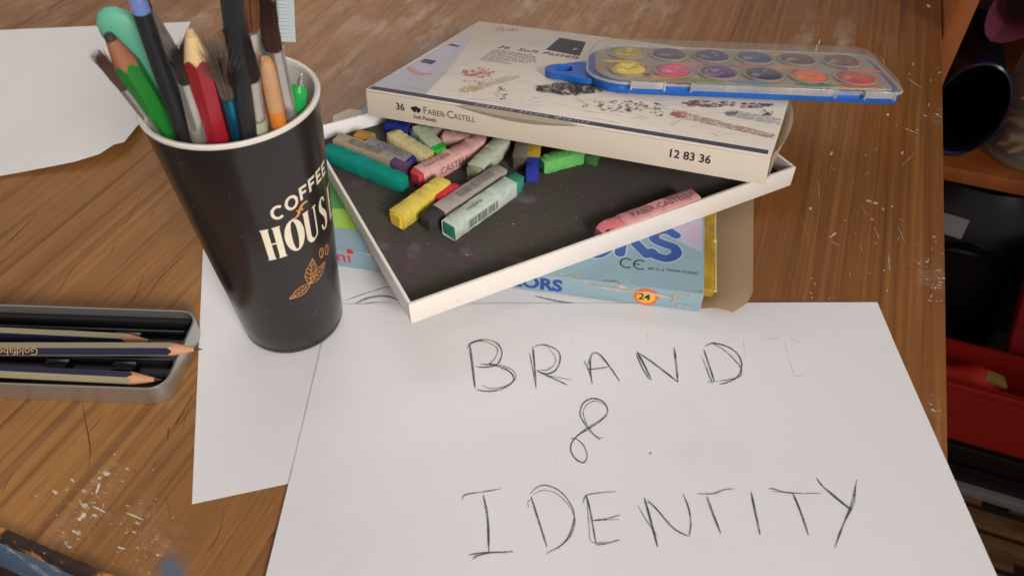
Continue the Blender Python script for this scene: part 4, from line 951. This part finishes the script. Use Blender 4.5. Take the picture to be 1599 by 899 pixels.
# clear lid: a shallow moulded shell with sloping sides
CLR = clear_plastic('lid_clear', s(206, 200, 192), .075, .06)
def shell(x0, x1, y0, y1, prof, n=10):
    vs = []; fs = []; m_ = 4 * (n + 1)
    for ins, z in prof:
        vs += [(x, y, z) for x, y in rrect(x0 + ins, x1 - ins, y0 + ins, y1 - ins, tuple(max(.002, q - ins) for q in RADS), n)]
    for j in range(len(prof) - 1):
        for k in range(m_): fs.append((j * m_ + k, j * m_ + (k + 1) % m_, (j + 1) * m_ + (k + 1) % m_, (j + 1) * m_ + k))
    fs.append(tuple(range((len(prof) - 1) * m_, len(prof) * m_)))
    return vs, fs
v_, f_ = shell(-.0004, PL + .0004, -.0004, PWd + .0004, [(.0, .0064), (.0003, .0090), (.0022, .0122), (.0038, .0136), (.0062, .0142)])
MB().add(v_, f_).build('clear_lid', CLR, pal, ang=60)
CLB = clear_plastic('lid_clear_rim', s(214, 212, 206), .36, .12)
MB().tube([(x, y, .0069) for x, y in rrect(-.0008, PL + .0008, -.0008, PWd + .0008, RADS, 10)] + [(PL + .0008 - RADS[1], -.0008, .0069)], .0009, 6).build('lid_rim', CLB, pal)
for xa, xb in ((.026, .046), (.062, .147), (.164, PL - .006)):
    cp_ = MB().box(xa, xb, -.0030, -.0016, .0044, .0088, .0005).build('lid_clip', CLB, pal)
    for xe in (xa, xb): MB().box(xe - .0006, xe + .0006, -.0036, -.0017, .0036, .0092, .0003).build('clip_rib', CLB, cp_)

# ------------------------------------------------------------------ pencil tin
tA = R(-2.6); TMt = Matrix.Translation((-.1648, .2246, .0003)) @ Matrix.Rotation(tA, 4, 'Z')
tin = thing('pencil_tin', 'open silver pencil tin with a black insert on the table', 'tin', M=TMt)
TLn, TWn, TNh = .190, .0515, .0118
STEEL = mat('tin_metal', s(190, 188, 184), .30, .1, 60, .05, 300, metal=.85)
o_ = rrect(-TLn, 0, 0, TWn, (.009,) * 4); i_ = rrect(-TLn + .0011, -.0011, .0011, TWn - .0011, (.0079,) * 4)
n = len(o_); vs = [(x, y, z) for z, pts in ((0, [(x * .9985 - .0003, y * .985 + .0004) for x, y in o_]), (.0012, o_), (TNh, o_), (TNh + .0004, [((a[0] + c[0]) / 2, (a[1] + c[1]) / 2) for a, c in zip(o_, i_)]), (TNh, i_), (.0012, i_)) for x, y in pts]
fs = [tuple(range(n))[::-1], tuple(range(5 * n, 6 * n))]
for j in range(5):
    for k in range(n): fs.append((j * n + k, j * n + (k + 1) % n, (j + 1) * n + (k + 1) % n, (j + 1) * n + k))
MB().add(vs, fs).build('shell', STEEL, tin, ang=40)
BIN = mat('black_insert', s(26, 25, 27), .3, .15, 50, .05, 200)
i2 = rrect(-TLn + .0014, -.0014, .0014, TWn - .0014, (.0076,) * 4)
MB().prism(i2, .0014, .0034).build('insert', BIN, tin)
for y in (.0125, .0225, .0325, .0415):
    MB().box(-TLn + .01, -.006, y - .0009, y + .0009, .0034, .0066, .0007).build('insert_ridge', BIN, tin)
MB().box(-TLn + .008, -.004, .0462, .0495, .0034, .0078, .001).build('insert_ridge', BIN, tin)
for x in (-.028, -.062, -.12):
    MB().box(x - .006, x + .006, .0145, .0205, .0034, .0078, .0012).build('insert_clip', BIN, tin)
    MB().box(x - .013, x + .001, .0345, .0395, .0034, .0080, .0012).build('insert_clip', BIN, tin)

# ------------------------------------------------------------------ pencils and brushes
WOODP = mat('pencil_wood', s(196, 142, 104), .7, .1, 200, .1, 600); GRAPH = mat('pencil_lead', s(56, 54, 56), .4, .2, 300)
def align(B, T, roll=0):
    z = (T - B).normalized(); x = Vector((0, 0, 1)).cross(z)
    if x.length < 1e-4: x = Vector((1, 0, 0))
    x.normalize(); y = z.cross(x)
    return Matrix(((x.x, y.x, z.x, B.x), (x.y, y.y, z.y, B.y), (x.z, y.z, z.z, B.z), (0, 0, 0, 1))) @ Matrix.Rotation(roll, 4, 'Z')
def pencil(name, label, B, T, r, mats, cone, lead_m, leadf=.22, roll=0, hexa=True, wood=WOODP, group=None, blunt=.15, cat='pencil'):
    """local z runs from the butt to the tip; facets take the materials in turn"""
    L = (T - B).length; o = thing(name, label, cat, M=align(B, T, roll), group=group)
    n = 48; ta = r / cone; L += r * leadf * blunt / ta
    def rad(a):
        if not hexa: return r
        k = (a % (math.pi / 3)) - math.pi / 6
        return min(r * .985, r * .866 / math.cos(k))
    A = [2 * math.pi * k / n for k in range(n)]
    mb = MB(); vs = [(rad(a) * math.cos(a), rad(a) * math.sin(a), 0) for a in A] + [(rad(a) * math.cos(a), rad(a) * math.sin(a), L - rad(a) / ta) for a in A]
    mb.v = vs
    for k in range(n):
        mb.f.append((k, (k + 1) % n, n + (k + 1) % n, n + k)); mb.m.append(int(((k + .5) / n * 6)) % len(mats) if len(mats) > 1 else 0)
    mb.f.append(tuple(range(n))[::-1]); mb.m.append(0)
    mb.build('barrel', mats, o, ang=25)
    rl = r * leadf; mb = MB(); vs = [((rad(a) - .00005) * math.cos(a), (rad(a) - .00005) * math.sin(a), L - rad(a) / ta - .0002) for a in A] + [((rad(a)) * math.cos(a), (rad(a)) * math.sin(a), L - rad(a) / ta) for a in A] + [(rl * math.cos(a), rl * math.sin(a), L - rl / ta) for a in A]
    fs = []
    for j in range(2):
        for k in range(n): fs.append((j * n + k, j * n + (k + 1) % n, (j + 1) * n + (k + 1) % n, (j + 1) * n + k))
    fs.append(tuple(range(2 * n, 3 * n)))
    mb.add(vs, fs).build('sharpened_wood', wood, o, ang=30)
    MB().lathe([(rl * 1.0, L - rl / ta + .00005), (rl * blunt, L - rl * blunt / ta), (0.00005, L - rl * blunt / ta + rl * blunt * .4)], 16, cap0=False).build('lead', lead_m, o)
    return o
KH = mat('khaki_paint', s(148, 138, 108), .4, .06, 60, .03, 300); NVP = mat('navy_paint', s(30, 32, 62), .35, .08, 60)
GOLD = mat('gold_foil', s(176, 146, 92), .45, .1, 80)
gp = 'pencils lying in the tin'
def tp(px, py, z): return P(px, py, z)
def tpencil(label, tip, back, z, order, lenx=.175):
    T = tp(*tip, z[1]); B0 = tp(*back, z[0]); d = (T - B0).normalized()
    M = align(T - d * lenx, T)
    # turn the barrel so that one facet looks straight up
    best = max(range(360), key=lambda k: (M.to_3x3() @ Vector((math.cos(R(k + 30)), math.sin(R(k + 30)), 0))).z)
    return pencil('drawing_pencil', label, T - d * lenx, T, .0036, order, .017, GRAPH, .27, R(best), group=gp)
p1 = tpencil('navy and khaki pencil lying across the tin with its point over the rim', (316, 545), (0, 545), (.0146, .0160), [KH, NVP] * 3)
p2 = tpencil('navy and khaki pencil half hidden behind the crossing pencil', (243, 533), (0, 521), (.0108, .0108), [KH, NVP] * 3)
p3 = tpencil('navy and khaki pencil along the front wall of the tin', (254, 593), (0, 580), (.0100, .0100), [NVP, KH] * 3)
# foil print on the barrels, upside down to the viewer
def barrel_text(pc, body, size, along, m):
    fr = .0036 * .866 + .00012; M3 = pc.matrix_world.to_3x3(); M3 = pc.matrix_basis.to_3x3()
    tocam = (Vector((0, 0, CAM_H)) - pc.location).normalized()
    br = pc.children[0]; navy = [i for i, mm_ in enumerate(br.data.materials) if mm_ == NVP]
    ang = max([R(60 * k + 30) for k in navy], key=lambda q: (M3 @ Vector((math.cos(q), math.sin(q), 0))).dot(tocam))
    ca, sa = math.cos(ang), math.sin(ang)
    text_mb(body, size, lambda x, y: Vector((ca * fr - sa * (y - size * .33), sa * fr + ca * (y - size * .33), along - x)), shear=.15).build('lettering', m, br, smooth=False)

# ------------------------------------------------------------------ the cup
CC = Vector((-.1162, .2810, .00115)); RB, RT, CHt = .0255, .0362, .1350
cup = thing('coffee_cup', 'tall black plastic coffee cup holding brushes and pencils', 'cup', CC)
BLACK = mat('cup_black', s(36, 31, 30), .22, .06, 30, .02, 300, spec=.5, dirt=(s(84, 78, 74), 170, .69, .03, .4))
WHITE_IN = mat('cup_white', s(214, 208, 196), .4, .03, 40)
cr_ = lambda z: RB + (RT - RB) * z / CHt
prof = [(.0235, .0), (.0249, .0006), (RB, .0018), (RB + .0002, .0038), (cr_(.0046) - .0003, .0044), (cr_(.0054), .0054)] + [(cr_(z), z) for z in [.0054 + (CHt - .0075) * k / 12 for k in range(1, 13)]]
MB().lathe(prof + [(cr_(CHt) - .0013, CHt - .0024)], 96, cap1=False).build('body', BLACK, cup)
MB().lathe([(cr_(CHt) - .0012, CHt - .0022), (cr_(CHt) + .0003, CHt - .0020), (cr_(CHt) + .0005, CHt - .0008), (cr_(CHt) - .0003, CHt), (cr_(CHt) - .0016, CHt - .0004), (cr_(CHt) - .0021, CHt - .0018)], 96, cap0=False, cap1=False).build('rim', WHITE_IN, cup)
MB().lathe([(cr_(CHt) - .0021, CHt - .0018), (cr_(.07) - .0022, .07), (RB - .002, .004), (0.0001, .003)], 72, cap0=False).build('lining', WHITE_IN, cup)
def oncup(deg, z, d=.00012):
    a = R(deg); r = cr_(z) + d; return Vector((r * math.cos(a), r * math.sin(a), z))
CREAM = mat('print_cream', s(222, 210, 184), .5, .05, 60, dirt=(s(120, 112, 96), 140, .68, .05, .6)); COPPER = mat('print_copper', s(206, 138, 78), .4, .08)
mm = .001; DPM = 57.3 / .0325 * .001        # degrees of turn per millimetre on the cup
def cupf(a0, z0_, d=.00012): return lambda x, y: oncup(a0 + x * DPM, z0_ + y * mm, d)
# COFFEE: plain capitals, rising a little to the right
mb = MB(); wl = 1.35
arcC = [(2.6 + 2.5 * math.cos(a), 3.4 + 3.2 * math.sin(a)) for a in [R(48 + 24 * k) for k in range(12)]]
arcO = [(2.6 + 2.5 * math.cos(a), 3.4 + 3.2 * math.sin(a)) for a in [R(20 * k) for k in range(19)]]
letters = {'C': [arcC], 'O': [arcO], 'F': [[(.7, 0), (.7, 6.8)], [(.2, 6.2), (4.2, 6.2)], [(.2, 3.4), (3.6, 3.4)]], 'E': [[(.7, 0), (.7, 6.8)], [(.2, 6.2), (4.2, 6.2)], [(.2, 3.4), (3.6, 3.4)], [(.2, .6), (4.2, .6)]]}
for i, (ch, a0, zz) in enumerate((('C', -62.5, .0925), ('O', -51, .0945), ('F', -39.0, .0963), ('F', -29.5, .0972), ('E', -20, .0975), ('E', -10.5, .0972))):
    for k, st in enumerate(letters[ch]):
        stroke(mb, st, wl, cupf(a0, zz, .00012 + .00002 * k), smooth=False, taper=1) if len(st) > 2 else stroke(mb, st, wl, cupf(a0, zz, .00012 + .00002 * k), taper=1, n=5)
mb.build('lettering', CREAM, cup, smooth=False)
# HOUSE: tall fat-faced capitals with hairlines
mb = MB(); hh = 18.5
def L_(a0, strokes):
    for k, (st, wd) in enumerate(strokes): stroke(mb, st, wd, cupf(a0, .0700, .00012 + .000015 * k), taper=1, n=8)
def ell(cx, cy, rx, ry, a0, a1, n=22): return [(cx + rx * math.cos(R(a0 + (a1 - a0) * k / n)), cy + ry * math.sin(R(a0 + (a1 - a0) * k / n))) for k in range(n + 1)]
L_(-74.0, [([(1.6, 0), (1.6, hh)], 2.9), ([(6.6, 0), (6.6, hh)], 2.9), ([(1.6, hh * .5), (6.6, hh * .5)], .8), ([(-.2, .35), (3.4, .35)], .7), ([(-.2, hh - .35), (3.4, hh - .35)], .7), ([(4.8, .35), (8.4, .35)], .7), ([(4.8, hh - .35), (8.4, hh - .35)], .7)])
thick = lambda t: .9 + 2.4 * abs(math.cos(2 * math.pi * t)) ** 1.5
stroke(mb, ell(4.4, hh / 2, 3.2, hh / 2 - .4, 0, 360, 36), thick, cupf(-57, .0705), smooth=False, taper=1)
stroke(mb, [(1.8, hh), (1.8, 5), (2.1, 2.4), (3.3, .7), (4.6, .5), (6.2, 1.6), (7.0, 4), (7.0, hh)], lambda t: 2.6 if t < .4 else (2.6 - (t - .4) * 8 if t < .6 else .9), cupf(-40.0, .0705), taper=1)
stroke(mb, [(.2, hh - .35), (3.4, hh - .35)], .7, cupf(-40.0, .0705, .0002), taper=1); stroke(mb, [(5.8, hh - .35), (8.2, hh - .35)], .7, cupf(-40.0, .0705, .0002), taper=1)
stroke(mb, [(5.4, hh - 3.4), (4.6, hh - 1), (3, hh - .6), (1.7, hh - 2.6), (1.9, hh - 6), (4, hh / 2), (5.3, 6), (5.0, 2.2), (3.6, .6), (1.9, 1.2), (1.2, 4)], lambda t: .9 + 1.9 * math.exp(-((t - .5) / .22) ** 2), cupf(-22.5, .0705), taper=1)
L_(-5.0, [([(1.6, 0), (1.6, hh)], 2.5), ([(.2, hh - .4), (5.6, hh - .4)], .8), ([(.2, .4), (5.6, .4)], .8), ([(1.6, hh / 2), (4.6, hh / 2)], .8)])
mb.build('lettering', CREAM, cup, smooth=False)
# small scuffs in the black skin
mb = MB(); rr = random.Random(41)
for k in range(26):
    a_, z_ = rr.uniform(-150, 0), rr.uniform(.01, .125); t_ = rr.uniform(-1, 1); l_ = rr.choice((.5, .6, .8, 1.5, 3))
    stroke(mb, [(0, 0), (l_ * .5, t_ * l_ * .5 + .1), (l_, t_ * l_)], rr.uniform(.12, .4), cupf(a_, z_, .00008), jit=.4, n=3, taper=.3)
mb.build('scuffs', mat('scuff_grey', s(104, 98, 94), .6), cup, smooth=False, kind='stuff')
# copper flourish, leaves and beans
mb = MB()
stroke(mb, [(0, 0), (1.6, -.4), (3.2, .6), (4.4, 2.8), (6, 4.4), (8, 4.6), (9, 4.0)], lambda t: .5 + 1.0 * math.sin(math.pi * t), cupf(-48.5, .0895), taper=.4)
stroke(mb, [(2.4, 3.2), (3.6, 2.2), (5.0, 2.4), (6.0, 1.4)], .8, cupf(-48.5, .0895, .00016), taper=.3)
mb.build('flourish_print', COPPER, cup, smooth=False)
def leaf(base, tip, wd):
    mb = MB(); (x0, y0), (x1, y1) = base, tip; dx, dy = x1 - x0, y1 - y0; l = math.hypot(dx, dy); ux, uy = dx / l, dy / l; nx, ny = -uy, ux
    pt = lambda t, o: (x0 + dx * t + nx * o, y0 + dy * t + ny * o)
    F_ = cupf(-45, .046)
    for sg in (-1, 1):
        stroke(mb, [pt(t, sg * wd * math.sin(math.pi * t ** .8) * (1 + .07 * math.sin(22 * t))) for t in [k / 14 for k in range(15)]], .40, F_, smooth=False, taper=1)
        for t in (.2, .36, .52, .68):
            w_ = wd * math.sin(math.pi * (t + .14) ** .8) * .85; stroke(mb, [pt(t, 0), pt(t + .06, sg * w_ * .5), pt(t + .16, sg * w_)], .30, cupf(-45, .046, .00014), taper=.6, n=4)
    stroke(mb, [pt(0, 0), pt(.5, .15), pt(1, 0)], .36, cupf(-45, .046, .00016), taper=.6)
    mb.build('leaf_print', COPPER, cup, smooth=False)
leaf((0, .5), (-12.6, -3.8), 2.6); leaf((0, .8), (4.0, 14.6), 3.4); leaf((.4, .4), (12.0, 6.6), 3.2)
for cx, cy in ((10.4, 13.6), (15.0, 12.0)):
    mb = MB(); stroke(mb, ell(cx, cy, 1.6, 2.9, 0, 360, 20), .45, cupf(-45, .046), smooth=False, taper=1); stroke(mb, [(cx - .2, cy - 2.7), (cx + .4, cy), (cx - .2, cy + 2.7)], .38, cupf(-45, .046, .00015), taper=.6)
    mb.build('bean_print', COPPER, cup, smooth=False)

# ------------------------------------------------------------------ things standing in the cup
def seat(B, T, r):                 # raise the lower end until it stands free inside the cup
    B, T = Vector(B), Vector(T); d = B - T
    for k in range(200):
        t_ = 1 - k / 200 * .55; q = T + d * t_; z = q.z - CC.z
        rin = RB - .0026 + (RT - RB - .0002) * max(0, z) / CHt
        if math.hypot(q.x - CC.x, q.y - CC.y) + r < rin and z > .006: return q
    return T + d * .5
SILV = mat('ferrule_metal', s(196, 192, 186), .24, .15, 90, .1, 300, metal=.78, dirt=(s(110, 104, 98), 120, .58, .1, .5))
BLKH = mat('handle_black', s(34, 34, 37), .4, .15, 60, .08, 200, dirt=(s(92, 88, 84), 140, .67, .05, .6))
def hairs(mb, n, r0, z0_, z1, r1, splay=0.0, seed=0, sx=1, sy=1, bend=(0, 0), thick=.00022):
    rr = random.Random(seed); n = int(n * 1.9); thick *= .68
    for k in range(n):
        a = rr.uniform(0, 6.28); q = math.sqrt(rr.random()); x0, y0 = r0 * q * math.cos(a) * sx, r0 * q * math.sin(a) * sy
        L = (z1 - z0_) * rr.uniform(.78, 1.03); tr1 = r1 * (1 + splay * rr.random() ** 2)
        x1, y1 = tr1 * q * math.cos(a) * sx + rr.gauss(0, .0005 + splay * .0008) + bend[0], tr1 * q * math.sin(a) * sy + rr.gauss(0, .0005 + splay * .0008) + bend[1]
        mx, my = x0 * 1.25 + bend[0] * .25, y0 * 1.25 + bend[1] * .25
        pts = [(x0, y0, z0_), (mx, my, z0_ + L * .45), (x1, y1, z0_ + L)]
        mb.tube(pts, [thick, thick, thick * .25], 3)
def brush(label, B, T, bl, fl, rf, hm, ferr=SILV, handle=BLKH, rh=.0035, hair_n=150, r1=.001, splay=.2, sx=1, sy=1, bend=(0, 0), roll=0, seed=1, flatf=1, thick=.00024, hbelly=1.0):
    B = seat(B, T, rh); T = Vector(T); L = (T - B).length
    o = thing('paint_brush', label, 'brush', M=align(B, T, roll), group='brushes in the cup')
    zf1 = L - bl; zf0 = zf1 - fl
    MB().lathe([(rh * .6, 0), (rh * .8, .01), (rh, zf0 * .55), (rh * 1.12, zf0 - .012), (rf * .96, zf0 + .001)], 20).build('handle', handle, o)
    mb = MB(); n = 24; vs = []; fs = []
    pf = [(0, .96, 1), (.004, 1.03, 1), (.005, .97, 1), (.009, 1.03, 1), (.010, 1, 1), (fl * .7, 1.02, .5 * (1 + flatf)), (fl, 1.0, flatf)]
    for dz, k_, fy in pf:
        for k in range(n):
            a = 2 * math.pi * k / n; vs.append((rf * k_ * math.cos(a) * (1 + (1 - fy) * .45), rf * k_ * math.sin(a) * fy, zf0 + dz))
    for j in range(len(pf) - 1):
        for k in range(n): fs.append((j * n + k, j * n + (k + 1) % n, (j + 1) * n + (k + 1) % n, (j + 1) * n + k))
    fs.append(tuple(range((len(pf) - 1) * n, len(pf) * n)))
    mb.add(vs, fs).build('ferrule', ferr, o, ang=50)
    mb = MB(); hairs(mb, hair_n, rf * .86, zf1 - .001, L, r1, splay, seed, (1 + (1 - flatf) * .45), flatf, bend, thick)
    mb.build('bristles', hm, o, kind='stuff')
    return o
HB = mat('bristle_brown', s(74, 48, 36), .6, .3, 300); HD = mat('bristle_dark', s(44, 34, 31), .55, .3, 300); HW = mat('bristle_grey', s(120, 106, 90), .6, .3, 300); HK = mat('bristle_black', s(28, 26, 30), .5, .3, 300)
# turquoise rounded spatula
B, T = Vector((-.1000, .2887, .008)), Vector((-.1458, .2670, .180)); B = seat(B, T, .006); L = (T - B).length
tq = thing('modelling_tool', 'turquoise rounded stick speckled with paint standing in the cup', 'tool', M=align(B, T, R(62)))
TQ = mat('turquoise_plastic', s(98, 176, 146), .5, .06, 40, .05, 200, dirt=(s(44, 74, 66), 170, .66, .04, .85))
b = bmesh.new(); rows = []; n = 20; NR = 26
for i in range(NR + 1):
    z = L * i / NR if i < NR - 8 else L * (NR - 8) / NR + (L - L * (NR - 8) / NR) * math.sin(math.pi / 2 * (i - NR + 8) / 8)
    wv = .0086; dd = L - z; k_ = math.sqrt(max(0, 1 - max(0, 1 - dd / .0095) ** 2)) if dd < .0095 else 1
    nar = .62 + .38 * min(1, z / (L * .55))
    rows.append([b.verts.new((wv * nar * max(k_, .02) * math.cos(2 * math.pi * j / n), .0042 * max(k_, .02) * math.sin(2 * math.pi * j / n), z)) for j in range(n)])
for i in range(NR):
    for j in range(n): b.faces.new((rows[i][j], rows[i][(j + 1) % n], rows[i + 1][(j + 1) % n], rows[i + 1][j]))
b.faces.new(rows[0][::-1]); b.faces.new(rows[-1])
MB().bm(b).build('blade', TQ, tq, ang=60)
brush('thin brush with brown bristles leaning out over the cup rim by the green pencil', (-.1160, .2850, .008), (-.1500, .2572, .168), .017, .024, .0021, HB, rh=.002, hair_n=110, r1=.0016, splay=.5, seed=3)
PG = mat('green_paint', s(36, 120, 44), .35, .1, 40, .06, 200, dirt=(s(24, 70, 28), 150, .66, .06, .5))
pg = pencil('jumbo_pencil', 'thick green pencil with bare wood and dark lead standing in the cup', seat((-.1270, .2880, .008), (-.1438, .2585, .174), .0056), Vector((-.1438, .2585, .174)), .0050, [PG], .0205, mat('dark_lead', s(62, 44, 40), .6, .2), .42, R(12), wood=mat('dark_pencil_wood', s(150, 96, 68), .7, .12, 200), blunt=.75)
B, T = seat((-.1355, .2698, .008), (-.1237, .2479, .198), .0042), Vector((-.1237, .2479, .198)); L = (T - B).length
bh = thing('paint_brush', 'black brush handle with a blue and pink painted end standing in the cup', 'brush', M=align(B, T))
MB().lathe([(.0024, 0), (.0029, L * .3), (.0033, L * .68), (.0032, L - .030), (.0031, L - .0110)], 24, cap1=False).build('handle', BLKH, bh)
MB().lathe([(.0031, L - .0110), (.0030, L - .006), (.0025, L - .001), (.001, L)], 24, cap0=False).build('painted_end', mat('blue_pink_paint', s(104, 128, 186), .4, .1, 60, dirt=(s(206, 116, 168), 110, .53, .04, .9)), bh)
brush('brush with a bright ferrule and black handle behind the painted handle', (-.1069, .2979, .008), (-.1351, .2653, .196), .0185, .021, .0030, HD, rh=.0036, seed=5)
brush('flat brush with short dark bristles and worn silver ferrule beside the red pencil', (-.1435, .2721, .008), (-.1137, .2472, .176), .0155, .029, .0036, HD, rh=.0034, hair_n=220, r1=.0040, splay=.15, seed=6, flatf=.55, roll=R(10))
PR = mat('red_paint', s(150, 30, 42), .35, .1, 40, .06, 200, dirt=(s(80, 18, 24), 150, .66, .06, .5))
pencil('jumbo_pencil', 'thick dark red pencil with a broken blunt wooden point standing in the cup', seat((-.1309, .2803, .008), (-.1086, .2455, .182), .0056), Vector((-.1086, .2455, .182)), .0048, [PR], .0170, mat('broken_wood', s(196, 164, 118), .8, .2), .38, R(8), wood=mat('pale_pencil_wood', s(218, 184, 132), .7, .08, 200), blunt=.7)
brush('brush with wispy grey bristles and a shiny blue ferrule', (-.124, .2902, .008), (-.1017, .2456, .178), .026, .030, .0030, HW, ferr=mat('blue_ferrule', s(40, 122, 156), .22, .12, 60, metal=.8), rh=.003, hair_n=110, r1=.0056, splay=.9, seed=8, thick=.00018)
B, T = seat((-.1257, .2745, .008), (-.0850, .2402, .232), .0045), Vector((-.0850, .2402, .232)); L = (T - B).length
pencil('black_pencil', 'thick black hexagonal pencil standing upright in the cup', B, T, .0036, [BLKH], .018, GRAPH, .3, R(20))
brush('brush with brown bristles and a long clear pink-tinted handle behind the black pencil', (-.1294, .2940, .008), (-.0859, .2500, .206), .030, .030, .0037, mat('bristle_tan', s(112, 70, 40), .6, .3, 300), handle=mat('pink_handle', s(196, 120, 130), .25, .25, 90, c2=s(206, 196, 186)), rh=.0042, seed=10, r1=.002)
brush('brush with a drooping dark tuft and a pale green handle', (-.1195, .2801, .008), (-.0917, .2507, .184), .026, .020, .0034, HD, ferr=SILV, handle=mat('palegreen_handle', s(166, 176, 146), .4, .15, 60), rh=.0036, bend=(-.004, .0), seed=12, hair_n=200, r1=.0035, splay=.3)
brush('round brush with full brown bristles and a white-flecked ferrule leaning on the cup rim', (-.0993, .2889, .008), (-.0865, .2615, .188), .023, .036, .0036, HB, rh=.0036, hair_n=420, r1=.0056, splay=.3, seed=13, bend=(-.002, .001))
B, T = seat((-.1060, .2875, .008), (-.0890, .2560, .166), .0035), Vector((-.0890, .2560, .166)); L = (T - B).length
oh = thing('worn_handle', 'worn bare wooden handle with peeling orange paint in the cup', 'handle', M=align(B, T))
MB().lathe([(.0026, 0), (.0029, L * .4), (.0032, L - .024)], 20, cap1=False).build('painted_shaft', mat('orange_paint', s(206, 120, 40), .4, .1, 60), oh)
MB().lathe([(.0032, L - .024), (.0031, L - .012), (.0028, L - .003), (.0017, L)], 20, cap0=False).build('bare_end', mat('bare_wood', s(190, 146, 104), .7, .2, 90, .2, 300, dirt=(s(206, 120, 40), 60, .54, .05, .8)), oh)
B, T = seat((-.1318, .2803, .008), (-.0834, .2767, .148), .0035), Vector((-.0834, .2767, .148)); L = (T - B).length
pn = thing('green_pen', 'green ballpoint pen with a bare metal tip against the cup rim', 'pen', M=align(B, T))
MB().lathe([(.0032, 0), (.0034, .004), (.0036, L - .022), (.0036, L - .0165)], 20, cap1=False).build('barrel', mat('pen_dark_green', s(24, 100, 44), .3, .1), pn)
MB().lathe([(.0036, L - .0165), (.0037, L - .012), (.0032, L - .007), (.0016, L - .0052)], 20, cap0=False).build('grip_cone', mat('pen_green', s(30, 160, 70), .3, .05), pn)
MB().lathe([(.0012, L - .0054), (.0011, L - .0024), (.0005, L - .0004), (.0003, L)], 14, cap0=False).build('tip', SILV, pn)
brush('large brush with stiff black bristles at the back of the cup', (-.1380, .2790, .008), (-.0868, .2790, .206), .044, .024, .0050, HK, rh=.0042, hair_n=420, r1=.0095, splay=.35, seed=15, flatf=.6, thick=.00026)
def slim(label, tip, zt, low, zl, r0, m, name='thin_stick', cat='stick'):
    T = P(*tip, zt); Q_ = P(*low, zl); B = seat(Q_ + (Q_ - T) * ((zl - .012) / (zt - zl)), T, r0); L = (T - B).length
    o = thing(name, label, cat, M=align(B, T))
    MB().lathe([(r0 * .7, 0), (r0, L * .3), (r0, L - .012), (r0 * .85, L - .003), (r0 * .4, L)], 14).build('shaft', m, o)
    return o
slim('thin brown wooden stick between the green pencil and the black handle', (258, 128), .150, (278, 190), .126, .0016, mat('brown_stick', s(96, 62, 44), .6, .2, 90, .1, 300))
slim('thin pale green stick behind the worn orange handle', (404, 100), .160, (402, 185), .128, .0015, mat('pale_stick', s(168, 178, 150), .45, .15, 90))
slim('thin grey metal rod beside the worn orange handle', (412, 92), .163, (412, 196), .130, .0022, mat('grey_rod', s(96, 96, 94), .35, .2, 90, metal=.5))
brush('thin brush with frayed pale bristles behind the red pencil', (-.121, .290, .008), tuple(P(318, 62, .176)), .018, .022, .0018, HW, rh=.0016, hair_n=60, r1=.004, splay=1.2, seed=31, thick=.00016)
brush('thin dark brush with a bent tuft behind the black pencil', (-.128, .288, .008), tuple(P(366, 86, .172)), .022, .02, .0020, HD, rh=.0018, hair_n=80, r1=.003, splay=1.0, seed=33, bend=(-.003, .001), thick=.00018)
barrel_text(p1, 'Goldfaber', .0054, .096, GOLD)
barrel_text(p3, '4 005401 12', .0042, .092, mat('silver_foil', s(176, 174, 176), .45))
